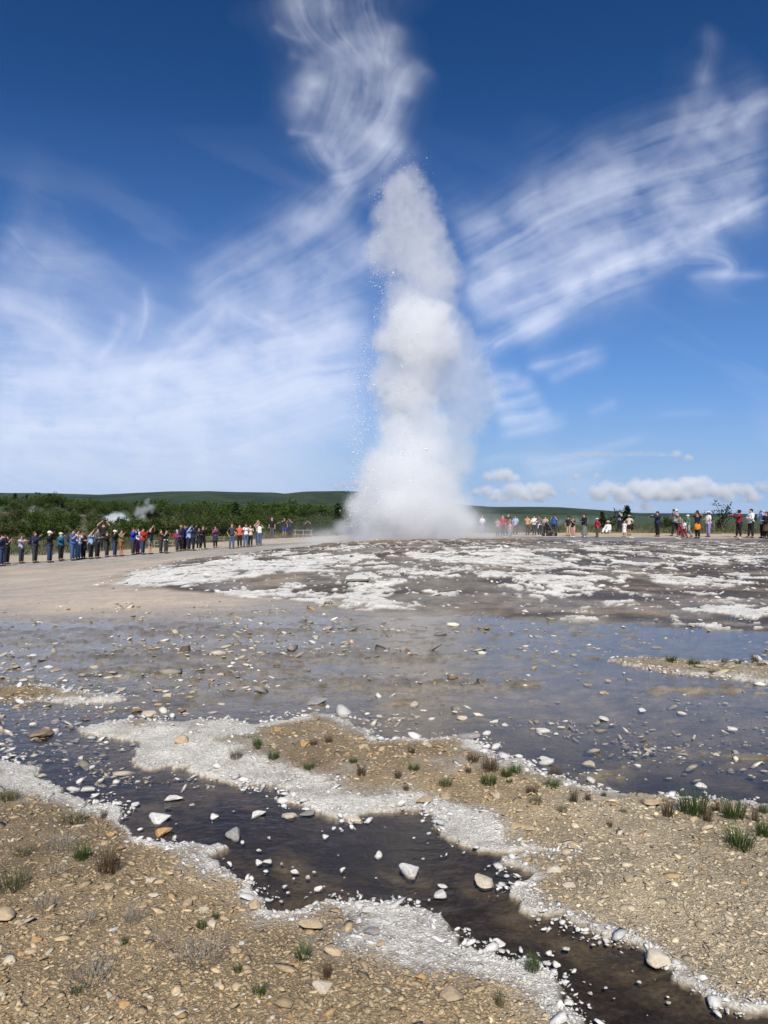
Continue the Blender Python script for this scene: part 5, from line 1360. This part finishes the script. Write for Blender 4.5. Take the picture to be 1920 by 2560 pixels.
P_(357, 1387, 1320, 78, 'phone', 'red', 'long', 'trousers', 'djeans', 'hairb', 'person in bright red puffy jacket and jeans', held='phone', bulk=1.15)
P_(375, 1386, 1319, 70, 'high', 'black', 'short', 'shorts', 'ash', 'hairb', 'person in black tee and grey shorts with raised bare arms', held='phone')
P_(402, 1383, 1324, 78, 'stretch', 'brown', 'short', 'trousers', 'dgrey', 'hairm', 'person in brown reaching both arms forward behind the black tee', held='phone')
P_(415, 1384, 1325, 60, 'face', 'black', 'short', 'trousers', 'dgrey', 'hairb', 'person in black tee with white waist band and slim grey jeans', bag='pack', bagc='black', extra='whitebelt', held='camera')
P_(443, 1379, 1325, 70, 'crossed', 'purple', 'long', 'trousers', 'dgrey', 'hairg', 'person in plum jacket with a red rucksack and grey trousers', bag='pack', bagc='red')
P_(453, 1378, 1314, 75, 'face', 'navy', 'long', 'trousers', 'dgrey', 'hairl', 'tall person in dark blue next to the plum jacket', held='phone')
P_(462, 1377, 1315, 72, 'face', 'royal', 'long', 'trousers', 'black', 'hairl', 'person in royal blue jacket with a red bag on the hip', bag='sling', bagc='red')
P_(472, 1377, 1318, 70, 'high', 'sky', 'long', 'trousers', 'navy', 'hairb', 'person in pale blue shirt with hands over the head', held='phone')
P_(483, 1377, 1319, 72, 'high', 'navy', 'long', 'trousers', 'black', 'hairb', 'person in navy top and black trousers in mid-row, arms up', held='phone', stance='contra')
P_(497, 1375, 1320, 30, 'crossed', 'black', 'long', 'dress', 'black', 'hairb', 'person in long black tunic and white shoes', extra='whiteshoes')
P_(507, 1374, 1315, 60, 'phone', 'black', 'long', 'trousers', 'black', 'hairm', 'person all in black standing with legs wide apart', stance='wide', held='phone')
P_(538, 1370, 1316, 40, 'phone', 'purple', 'long', 'skirt', 'navy', 'hairm', 'person in purple and white striped sweater standing alone', bag='pack', bagc='red', held='phone')
P_(580, 1372, 1309, 8, 'pocket', 'dgrey', 'short', 'trousers', 'jeans', 'skin', 'bald person in dark grey tee and blue jeans, hands at pockets', stance='contra')
P_(599, 1369, 1312, 10, 'hips', 'coral', 'short', 'trousers', 'black', 'hairb', 'person in coral red top and black leggings')
P_(615, 1368, 1310, 15, 'phone', 'white', 'short', 'trousers', 'jeans', 'hairb', 'person in white tee and jeans beside the coral top', held='phone', stance='contra')
P_(626, 1367, 1313, 20, 'phone', 'cream', 'short', 'trousers', 'black', 'hairm', 'person in cream top and black trousers at the end of the foursome', held='phone')
P_(645, 1362, 1301, 20, 'face', 'beige', 'short', 'trousers', 'djeans', 'hairl', 'person mostly hidden behind a white tee, only the head showing', dr=(48, 75))
P_(649, 1364, 1306, 18, 'face', 'white', 'short', 'trousers', 'jeans', 'hairl', 'person in white tee and jeans holding a dark camera to the face', held='camera', stance='contra')
P_(680, 1344, 1294, 4, 'down', 'black', 'short', 'trousers', 'grey', 'hairl', 'person in black shirt and grey trousers by the far edge of the path', bulk=1.05)
P_(711, 1344, 1294, 20, 'out', 'black', 'short', 'shorts', 'royal', 'hairb', 'person in black tee and bright blue shorts', stance='contra', bulk=1.05)
P_(725, 1344, 1296, -20, 'face', 'navy', 'none', 'trousers', 'black', 'hairb', 'person in sleeveless navy top and black trousers beside blue shorts', held='phone')
P_(770, 1343, 1299, -5, 'face', 'black', 'short', 'trousers', 'dgrey', 'hairb', 'person in black half veiled by the drifting mist', held='camera')
# right of the geyser
P_(1206, 1334, 1290, -10, 'read', 'white', 'long', 'trousers', 'lav', 'hairg', 'faint person in white seen through the steam')
P_(1244, 1341, 1296, -15, 'phone', 'pink', 'short', 'trousers', 'dgrey', 'hairb', 'person in pink and white at the edge of the steam', held='phone')
P_(1257, 1341, 1289, -10, 'down', 'red', 'short', 'trousers', 'dgrey', 'hairl', 'person in plain red tee right of the steam', bulk=1.05)
P_(1271, 1340, 1284, -10, 'crossed', 'black', 'long', 'trousers', 'black', 'hairb', 'tall dark figure right behind the red tee')
P_(1276, 1341, 1297, -20, 'face', 'maroon', 'short', 'trousers', 'dgrey', 'hairb', 'short person in maroon in front of the tall dark figure')
P_(1275, 1343, 1308, -15, 'down', 'pink', 'short', 'trousers', 'lgrey', 'hairl', 'small child in pale pink in front of the grown-ups')
P_(1289, 1341, 1289, -25, 'lap', 'sky', 'short', 'trousers', 'brown', 'hairb', 'person in pale blue tee and reddish brown trousers', stance='contra', extra='whiteshoes')
P_(1319, 1338, 1289, -30, 'one', 'peach', 'long', 'trousers', 'dgrey', 'hairb', 'person in peach cardigan raising one hand', held='phone')
P_(1336, 1338, 1289, -30, 'crossed', 'white', 'long', 'trousers', 'dgrey', 'hairb', 'person in white blouse with folded arms')
P_(1349, 1341, 1290, -30, 'face', 'ash', 'short', 'trousers', 'navy', 'hairb', 'person in grey tee with a white sweater tied round the waist', extra='sweater')
P_(1364, 1340, 1291, -25, 'crossed', 'beige', 'long', 'trousers', 'black', 'hairb', 'person in beige top and black trousers by the pushchair')
P_(1386, 1340, 1285, -40, 'face', 'blue', 'short', 'trousers', 'dgrey', 'hairb', 'stout person in blue tee photographing with both arms up', bulk=1.22, held='camera')
P_(1421, 1341, 1289, -40, 'down', 'black', 'short', 'trousers', 'beige', 'hairb', 'person in black top and tan trousers half hidden by another', hat='cap', hatc='black')
P_(1433, 1343, 1294, -50, 'phone', 'black', 'short', 'baggy', 'pink', 'hairm', 'person in black top and baggy pale pink trousers', extra='whiteshoes')
P_(1461, 1343, 1285, -60, 'read', 'black', 'long', 'longskirt', 'ash', 'hairb', 'person in black sweater and long grey skirt', extra='whiteshoes', held='phone')
P_(1493, 1343, 1295, -60, 'pocket', 'crimson', 'long', 'trousers', 'olive', 'hairb', 'person in crimson jacket and white hat standing alone', hat='hat', hatc='white', stance='close')
P_(1519, 1334, 1321, -40, 'lap', 'white', 'long', 'trousers', 'white', 'hairl', 'person in white sitting on the ground at the grass edge', stance='sit', hat='hat', hatc='cream', dr=(50, 66))
P_(1550, 1329, 1277, -60, 'face', 'lgrey', 'long', 'longskirt', 'black', 'hairb', 'person in long black dress up on the grass, hands at the face', dr=(50, 70), held='camera', extra='blackvest')
P_(1561, 1343, 1303, -50, 'down', 'white', 'short', 'dress', 'white', 'hairl', 'little child in a pale dress')
P_(1573, 1339, 1287, -50, 'hips', 'cream', 'short', 'shorts', 'black', 'hairm', 'person in cream tee, black shorts and straw hat', hat='hat', hatc='straw')
P_(1644, 1342, 1277, -70, 'stretch', 'navy', 'long', 'trousers', 'black', 'hairb', 'person in navy jacket holding a camera far out to the left', hat='cap', hatc='dgrey', held='camera', bulk=1.12)
P_(1690, 1341, 1272, -70, 'face', 'lgrey', 'short', 'trousers', 'black', 'hairb', 'tall person in white cap leaning with a big camera', hat='cap', hatc='white', held='camera', bag='sling', bagc='peach', stance='walk')
P_(1701, 1342, 1290, -60, 'crossed', 'ash', 'short', 'trousers', 'maroon', 'hairb', 'person in grey behind the tall photographer, walking', stance='walk')
P_(1711, 1346, 1301, -75, 'read', 'white', 'short', 'trousers', 'maroon', 'hairb', 'child in white top and maroon trousers walking left', stance='walk')
P_(1720, 1344, 1286, -75, 'read', 'green', 'short', 'trousers', 'lgrey', 'hairg', 'person in green tee, white cap and grey trousers', hat='cap', hatc='white', stance='walk')
P_(1744, 1346, 1281, -60, 'headup', 'black', 'short', 'trousers', 'black', 'hairb', 'person in black with an orange jacket tied at the waist', extra='orange', held='camera')
P_(1771, 1343, 1277, -75, 'read', 'white', 'short', 'trousers', 'lav', 'hairm', 'person in broad white hat and lavender trousers', hat='hat', hatc='white', stance='close')
P_(1848, 1344, 1274, -78, 'stretch', 'maroon', 'long', 'trousers', 'black', 'hairb', 'person in maroon shirt and black hat reaching out with a phone', hat='hat', hatc='black', held='phone', stance='contra', bulk=1.08)
P_(1878, 1345, 1273, -78, 'crossed', 'white', 'long', 'trousers', 'black', 'hairb', 'person in white jacket and black trousers with folded arms', bag='pack', bagc='black', stance='contra')
P_(1907, 1346, 1276, -75, 'face', 'sky', 'long', 'trousers', 'black', 'hairg', 'white haired person in pale blue shirt near the right edge', held='phone')
P_(1916, 1347, 1280, -70, 'read', 'black', 'long', 'dress', 'brown', 'hairb', 'person in dark flowered dress at the right edge')

M_PHONE = simple_mat('phone_black', (.02, .02, .022), .3, .05, 5, 0, .01)
M_SOLE = simple_mat('shoe_dark', (.03, .028, .026), .7, .2, 12, .2, .01)
skinned = []
def dress_up(i_p, p):
    r = np.random.default_rng(500 + i_p)
    t_ = (p['px'] - HX) / FPX
    ds = np.linspace(*p['dr'], 700)
    proj = HY - (gh(t_ * ds, ds) - EYE) / ds * FPX
    wgt = np.abs(proj - p['foot']) + .02 * np.abs(ds - 48)
    d = float(ds[int(np.argmin(wgt))])
    x = t_ * d; z = float(gh(x, d)[0]) + .012
    hgt = np.clip((p['foot'] - p['top']) * d / FPX, .95, 1.98)
    sit = p['stance'] == 'sit'
    s = 1.0 if sit else hgt / (1.80 if p['hat'] else 1.75)
    root = empty('person', (x, d, z), math.radians(180 - p['face'] if False else 0), s)
    # facing: 0 looks at the camera, +90 looks to the right of the picture, -90 to the left
    root.rotation_euler = (0, 0, math.pi + math.radians(p['face']))
    tag(root, p['label'], 'person', 'people watching the geyser')
    J = pose_joints(p['pose'], p['stance'], r)
    b = p['bulk'] * 1.08
    skin = 'skin2' if r.random() < .25 else 'skin'
    spec = [[('pelvis', .125), ('waist', .105 * b), ('chest', .128 * b), ('neck', .056), ('jaw', .062), ('brow', .082), ('crown', .055)], [('jaw', .062), ('nose', .014)]]
    for n_ in 'RL':
        el, ha, hp_, kn, an = J['elb' + n_], J['han' + n_], J['hip' + n_], J['kne' + n_], J['ank' + n_]
        spec += [[('chest', .128 * b), ('sho' + n_, .062), (lerp(J['sho' + n_], el, .5), .047), ('elb' + n_, .039), (lerp(el, ha, .4), .037), ('han' + n_, .026)]] + fingers(J, n_)
        spec += [[('pelvis', .125), ('hip' + n_, .095), (lerp(hp_, kn, .5), .075), ('kne' + n_, .055), (lerp(kn, an, .35), .054), ('ank' + n_, .036), ('toe' + n_, .034)]]
    V, E, R = chain(J, spec)
    o = skin_object('body', V, E, R, 0); o.parent = root; skinned.append((o, fab(skin)))
    # top
    spec = [[('waist', .150 * b), ('chest', .172 * b), (lerp(J['chest'], J['neck'], .75), .090)], [('waist', .150 * b), (lerp(J['waist'], J['pelvis'], .8), .165 * b), (lerp(J['waist'], J['pelvis'], 1.75), .170 * b)]]
    for n_ in 'RL':
        el, ha = J['elb' + n_], J['han' + n_]
        if p['sleeve'] == 'none': spec.append([('chest', .172 * b), ('sho' + n_, .066)])
        elif p['sleeve'] == 'short': spec.append([('chest', .172 * b), ('sho' + n_, .088), (lerp(J['sho' + n_], el, .85), .074)])
        else: spec.append([('chest', .172 * b), ('sho' + n_, .092 * b), (lerp(J['sho' + n_], el, .5), .078 * b), ('elb' + n_, .068 * b), (lerp(el, ha, 1.0), .050)])
    V, E, R = chain(J, spec)
    o = skin_object('jacket' if p['sleeve'] == 'long' else 'shirt', V, E, R, 0); o.parent = root; skinned.append((o, fab(p['topc'])))
    # legwear
    bt = p['bot']
    end = {'shorts': .95, 'skirt': 2.0, 'dress': 2.0}.get(bt, 2.0)
    spec = [[('pelvis', .156 * b), (lerp(J['pelvis'], J['waist'], 1.1), .135 * b)]]
    lw_ = 1.35 if bt == 'baggy' else 1.0
    for n_ in 'RL':
        hp_, kn, an = J['hip' + n_], J['kne' + n_], J['ank' + n_]
        c_ = [('pelvis', .156 * b), ('hip' + n_, .122 * b), (lerp(hp_, kn, .5), .108 * lw_)]
        if bt == 'shorts': c_.append((lerp(hp_, kn, .95), .104))
        else: c_ += [('kne' + n_, .088 * lw_), (lerp(kn, an, .5), .080 * lw_), (lerp(kn, an, 1.0), .070 * lw_)]
        spec.append(c_)
    V, E, R = chain(J, spec)
    lc = 'black' if bt in ('skirt', 'dress', 'longskirt') and not (p['topc'] == 'white') else p['botc']
    if not (bt == 'dress' and p['topc'] == 'white'):
        o = skin_object('shorts' if bt == 'shorts' else 'trousers', V, E, R, 0); o.parent = root; skinned.append((o, fab(lc)))
    px_, py_, pz_ = J['pelvis']
    if bt in ('skirt', 'dress', 'longskirt'):
        lo = {'skirt': .55, 'dress': .50, 'longskirt': .14}[bt]
        n_k = 6; rings = []
        for k in range(n_k + 1):
            u = k / n_k; zz = pz_ + .14 - (pz_ + .14 - lo) * u
            rings.append((0, 0, zz, .165 + .085 * u, .150 + .085 * u))
        V, F = lathe(rings)
        V[:, :2] *= (1 + .06 * np.sin(np.arctan2(V[:, 1], V[:, 0]) * 7))[:, None]
        obj('skirt', make_mesh('skirt', V, F), fab(p['botc']), root)
    for n_ in 'RL':
        a, t2 = Vector(J['ank' + n_]), Vector(J['toe' + n_])
        c_ = a.lerp(t2, .45)
        v, f = blob((c_.x, c_.y, max(.045, min(a.z, t2.z) + .005)), (.052, .145, .052), I2)
        v[:, 2] = np.maximum(v[:, 2], .0)
        obj('shoe', make_mesh('shoe', v, f), fab('white') if p['extra'] in ('whiteshoes', 'sweater') else M_SOLE, root)
    # head
    br = Vector(J['brow'])
    if p['hair'] != 'skin':
        long_ = r.random() < .4 and p['hair'] != 'hairg'
        v, f = I2
        v = v * np.array((.098, .112, .105)) + np.array((br.x, br.y - .022, br.z + .022))
        rel = v - np.array(br)
        front = (rel[:, 1] > .03) & (rel[:, 2] < .045)
        v[front, 1] = br.y + .035; v[front, 0] *= .9
        if long_:
            bk_ = (rel[:, 2] < 0) & (rel[:, 1] < .02)
            v[bk_, 2] -= .17 * np.clip(-rel[bk_, 2] / .1, 0, 1); 
        v = v + (fbm3(v[:, 0] * 30, v[:, 1] * 30, v[:, 2] * 30, 2, 4)[:, None] - .5) * .02
        obj('hair', make_mesh('hair', v, f), fab(p['hair']), root)
    eye = [blob((br.x + s_ * .032, br.y + .078, br.z - .018), (.011, .008, .009), I1) for s_ in (-1, 1)]
    V, F = join(eye)
    obj('eyes', make_mesh('eyes', V, F), M_PHONE, root)
    V, F = blob((br.x, br.y + .083, br.z - .088), (.024, .008, .007), I1)
    obj('mouth', make_mesh('mouth', V, F), fab('pink'), root)
    if p['hat']:
        cx, cy_, cz = br.x, br.y - .012, br.z
        if p['hat'] == 'cap':
            V, F = lathe([(cx, cy_, cz + .018, .108, .118), (cx, cy_, cz + .06, .105, .114), (cx, cy_, cz + .10, .080, .088), (cx, cy_, cz + .122, .03, .03), (cx, cy_, cz + .124, .002, .002)])
            V2, F2 = lathe([(cx, cy_ + .13, cz + .022, .075, .075), (cx, cy_ + .13, cz + .030, .075, .075), (cx, cy_ + .10, cz + .04, .06, .06)])
            V, F = join([(V, F), (V2, F2)])
        elif p['hat'] == 'hat':
            V, F = lathe([(cx, cy_, cz + .028, .195, .205), (cx, cy_, cz + .038, .195, .205), (cx, cy_, cz + .045, .112, .122), (cx, cy_, cz + .115, .100, .110), (cx, cy_, cz + .135, .06, .07), (cx, cy_, cz + .136, .002, .002)])
        else:
            V, F = blob((cx, cy_ - .015, cz + .01), (.120, .125, .145), I2)
            k = (V[:, 1] > cy_ + .05); V[k, 1] = cy_ + .05
        ho = obj(p['hat'], make_mesh(p['hat'], V, F), fab(p['hatc']), root)
        if p['hat'] == 'hat':
            V, F = lathe([(cx, cy_, cz + .048, .114, .124), (cx, cy_, cz + .075, .111, .121)])
            obj('hat_band', make_mesh('hat_band', V, F), fab('dgrey'), ho)
    ex = p['extra']
    if ex in ('belt', 'whitebelt', 'sweater', 'orange', 'blackvest'):
        c_ = {'belt': 'navy', 'whitebelt': 'white', 'sweater': 'white', 'orange': 'orange', 'blackvest': 'black'}[ex]
        if ex == 'orange':
            V, F = lathe([(0, 0, 1.03, .16, .15), (0, .02, .9, .20, .20), (0, .03, .72, .22, .21), (0, .03, .58, .17, .17)])
        elif ex == 'blackvest':
            V, F = lathe([(0, 0, .95, .165, .155), (0, 0, 1.12, .158, .15), (0, .01, 1.3, .172, .168), (0, 0, 1.4, .15, .12)])
        else:
            V, F = lathe([(0, 0, pz_ - .02, .158 * b, .155 * b), (0, 0, pz_ + .04, .166 * b, .160 * b), (0, 0, pz_ + .10, .150 * b, .148 * b)])
            if ex == 'sweater':
                V2, F2 = lathe([(.05, .16, pz_ + .03, .03, .02), (.07, .17, pz_ - .12, .035, .02), (.08, .17, pz_ - .28, .03, .02)], 8)
                V, F = join([(V, F), (V2, F2)])
        obj({'sweater': 'tied_sweater', 'orange': 'tied_jacket', 'blackvest': 'vest'}.get(ex, 'belt'), make_mesh('waist_wrap', V, F), fab(c_), root)
    # carried things stand on their own
    rz = root.rotation_euler.z
    def put(q): return (x + s * (q[0] * math.cos(rz) - q[1] * math.sin(rz)), d + s * (q[0] * math.sin(rz) + q[1] * math.cos(rz)), z + s * q[2])
    short = p['label'].split(',')[0]
    short = ' '.join(short.split()[:10])
    if p['bag']:
        if p['bag'] == 'pack':
            v, f = I2; v = np.sign(v) * np.abs(v) ** .6 * np.array((.145, .085, .215)); v[:, 2] -= .02 * (v[:, 2] > 0)
            q = (0, -.235 * b, 1.22 if not sit else .5); nm = 'backpack'
        else:
            v, f = I2; v = np.sign(v) * np.abs(v) ** .6 * np.array((.07, .13, .13)); q = (-.24, -.06, .95); nm = 'shoulder_bag'
        o = obj(nm, make_mesh(nm, v, f), fab(p['bagc'])); o.location = put(q); o.rotation_euler = (0, 0, rz); o.scale = (s,) * 3
        V, F = join([tube([(sx * .09, .05, .19), (sx * .10, .20, .20), (sx * .10, .30, .02), (sx * .09, .10, -.15)], [.014] * 4, 5) for sx in (-1, 1)]) if nm == 'backpack' else tube([(0, 0, .12), (.08, .05, .36), (.22, .05, .52)], [.012] * 3, 5)
        obj('strap', make_mesh('strap', V, F), fab(p['bagc']), o)
        tag(o, f'{nm.replace("_", " ")} carried by the {short}', 'bag', 'bags of the onlookers')
    if p['held']:
        hR, hL = Vector(J['hanR']), Vector(J['hanL'])
        q = hR if p['pose'] == 'one' else (hR + hL) / 2
        dirn = (hR - Vector(J['elbR'])).normalized()
        q = q + dirn * .08 + Vector((0, .03, .02))
        if p['held'] == 'phone':
            v = np.array([(a, b_, c_) for a in (-.078, .078) for b_ in (-.006, .006) for c_ in (-.040, .040)])
            f = np.array([(0, 1, 3, 2), (4, 6, 7, 5), (0, 4, 5, 1), (2, 3, 7, 6), (0, 2, 6, 4), (1, 5, 7, 3)])
            me = make_mesh('phone', v, f, False)
        else:
            v = np.array([(a, b_, c_) for a in (-.075, .075) for b_ in (-.035, .035) for c_ in (-.05, .05)])
            f = np.array([(0, 1, 3, 2), (4, 6, 7, 5), (0, 4, 5, 1), (2, 3, 7, 6), (0, 2, 6, 4), (1, 5, 7, 3)])
            me = make_mesh('camera', v, f, False)
        nm = 'phone' if p['held'] == 'phone' else 'photo_camera'
        o = obj(nm, me, M_PHONE); o.location = put(q); o.rotation_euler = (0, 0, rz); o.scale = (s,) * 3
        if nm == 'photo_camera':
            V, F = lathe([(0, 0, 0, .036, .036), (0, 0, .09, .034, .034), (0, 0, .09, .001, .001)], 10)
            V = V[:, [0, 2, 1]] + np.array((0, .03, 0))
            obj('lens', make_mesh('lens', V, F[:, ::-1]), M_PHONE, o)
        tag(o, f'{"phone" if nm == "phone" else "camera"} held up by the {short}', 'phone' if nm == 'phone' else 'camera', 'phones and cameras of the onlookers')
for i_p, p in enumerate(PEOPLE):
    dress_up(i_p, p)
# turn the skinned skeletons into plain meshes
dg = bpy.context.evaluated_depsgraph_get()
for o, mt in skinned:
    me = bpy.data.meshes.new_from_object(o.evaluated_get(dg))
    o.modifiers.clear()
    old = o.data; o.data = me; bpy.data.meshes.remove(old)
    me.name = o.name
    me.materials.clear(); me.materials.append(mt)
    me.polygons.foreach_set('use_smooth', np.ones(len(me.polygons), bool))
# ------------------------------------------------------------------ small things among the people
def box(c, s):
    v = np.array([(a, b, q) for a in (-.5, .5) for b in (-.5, .5) for q in (-.5, .5)]) * np.array(s) + np.array(c)
    return v, np.array([(0, 1, 3, 2), (4, 6, 7, 5), (0, 4, 5, 1), (2, 3, 7, 6), (0, 2, 6, 4), (1, 5, 7, 3)])
def bevel(o, w, n_=2):
    b = o.modifiers.new('bevel', 'BEVEL'); b.width = w; b.segments = n_
    return o
M_WOOD = simple_mat('weathered_wood', (.27, .225, .16), .9, .3, 6, .4, .02)
M_PAINT = simple_mat('white_paint', (.72, .72, .70), .5, .06, 2, .05, .01)
M_GLASS = simple_mat('dark_glass', (.03, .04, .045), .15, .05, 2, 0, .01)
M_RUBBER = simple_mat('rubber', (.02, .02, .02), .8, .1, 8, .1, .01)
M_STEEL = simple_mat('steel_tube', (.35, .35, .36), .4, .1, 8, .0, .01)
# low rail at the far edge of the path
def rail(px0, px1, d, label, hgt=.75, n_=3):
    x0, x1 = (px0 - HX) / FPX * d, (px1 - HX) / FPX * d
    z_ = float(gh((x0 + x1) / 2, d)[0])
    root = empty('wooden_rail', ((x0 + x1) / 2, d, z_)); tag(root, label, 'fence')
    for k in range(n_):
        x = (x0 + (x1 - x0) * k / (n_ - 1)) - (x0 + x1) / 2
        bevel(obj('post', make_mesh('post', *box((x, 0, hgt / 2 - .05), (.07, .07, hgt + .1)), smooth=False), M_WOOD, root), .01)
    for h in (.42, .92):
        bevel(obj('rail', make_mesh('rail', *box((0, -.06, hgt * h), (abs(x1 - x0) + .3, .03, .055)), smooth=False), M_WOOD, root), .008)
rail(738, 778, 63, 'short pale wooden rail beside the person in sleeveless navy')
rail(386, 432, 52, 'low weathered rail behind the person with the white waist band', .5)
rail(440, 560, 62, 'long low weathered rail behind the path at left', .38, 5)
# white coach roof seen over the heads at left
d = 118.0; s_ = d / FPX; x0 = (366 - HX) * s_; zz = float(gh(x0, d)[0])
zz = min(zz, EYE + (HY - 1340) * s_ + .4)
bus = empty('white_minibus', (x0, d, EYE + (HY - 1320) * s_ - 1.1)); tag(bus, 'white minibus showing behind the heads of the left crowd', 'minibus')
v, f = box((0, 0, .95), (2.55, 1.9, 1.5)); bevel(obj('body', make_mesh('body', v, f, False), M_PAINT, bus), .12, 3)
for k in (-.85, 0, .85):
    wo = obj('window', make_mesh('window', *box((k, -.955, 1.28), (.76, .02, .46)), smooth=False), M_STEEL, bus)
    obj('pane', make_mesh('pane', *box((k, -.962, 1.28), (.70, .02, .40)), smooth=False), M_GLASS, wo)
for k in (-.8, .8):
    V, F = lathe([(0, 0, -.1, .001, .001), (0, 0, -.1, .32, .32), (0, 0, .1, .32, .32), (0, 0, .1, .001, .001)], 18)
    V = V[:, [0, 2, 1]] + np.array((k, -.9, .3))
    wo = obj('wheel', make_mesh('wheel', V, F, False), M_RUBBER, bus)
    V, F = lathe([(0, 0, 0, .17, .17), (0, 0, .02, .15, .15), (0, 0, .03, .001, .001)], 14)
    obj('hubcap', make_mesh('hubcap', V[:, [0, 2, 1]] * np.array((1, -1, 1)) + np.array((k, -1.002, .3)), F, False), M_STEEL, wo)
# pushchair
d = 49.5; x0 = (1373 - HX) / FPX * d; zz = float(gh(x0, d)[0]) + .012
pc = empty('pushchair', (x0, d, zz), math.radians(-60)); tag(pc, 'folded dark pushchair between the beige top and the blue tee', 'pushchair')
V, F = blob((0, 0, .55), (.22, .30, .16), I2); obj('seat', make_mesh('seat', V, F), fab('black'), pc)
V, F = blob((0, -.12, .82), (.22, .22, .18), I2); obj('hood', make_mesh('hood', V, F), fab('dgrey'), pc)
V, F = join([tube([(sx * .22, -.42, 1.02), (sx * .22, -.1, .6), (sx * .22, .36, .14)], [.014] * 3) for sx in (-1, 1)] + [tube([(-.22, -.42, 1.02), (.22, -.42, 1.02)], [.016] * 2)])
obj('frame', make_mesh('frame', V, F), M_STEEL, pc)
for sx in (-.24, .24):
    for yy in (-.3, .36):
        V, F = lathe([(0, 0, -.02, .001, .001), (0, 0, -.02, .13, .13), (0, 0, .02, .13, .13), (0, 0, .02, .001, .001)], 14)
        V = V[:, [2, 1, 0]] + np.array((sx, yy, .13)); obj('wheel', make_mesh('wheel', V, F, False), M_RUBBER, pc)
# thin marker stakes in the meadow
for px, d, h, lb in ((1785, 62, .95, 'thin pale stake in the meadow left of the airy bush'),):
    x0 = (px - HX) / FPX * d
    V, F = tube([(0, 0, -.1), (.01, 0, h)], [.03, .025])
    o = obj('marker_stake', make_mesh('marker_stake', V, F), M_WOOD); o.location = (x0, d, float(gh(x0, d)[0])); tag(o, lb, 'stake')

# ------------------------------------------------------------------ the air: slight haze over the plain
v, f = box((0, 2650, 42), (21000, 6100, 112))
m = bpy.data.materials.new('air'); m.use_nodes = True
N, L = m.node_tree.nodes, m.node_tree.links
N.clear()
out = N.new('ShaderNodeOutputMaterial'); pv = N.new('ShaderNodeVolumePrincipled')
pv.inputs['Density'].default_value = 2.2e-5
pv.inputs['Color'].default_value = (.80, .89, 1.0, 1)
L.new(pv.outputs[0], out.inputs['Volume'])
o = obj('haze', make_mesh('haze', v, f, False), m)
tag(o, 'thin pale haze over the plain and the far hills', 'haze', kind='stuff')
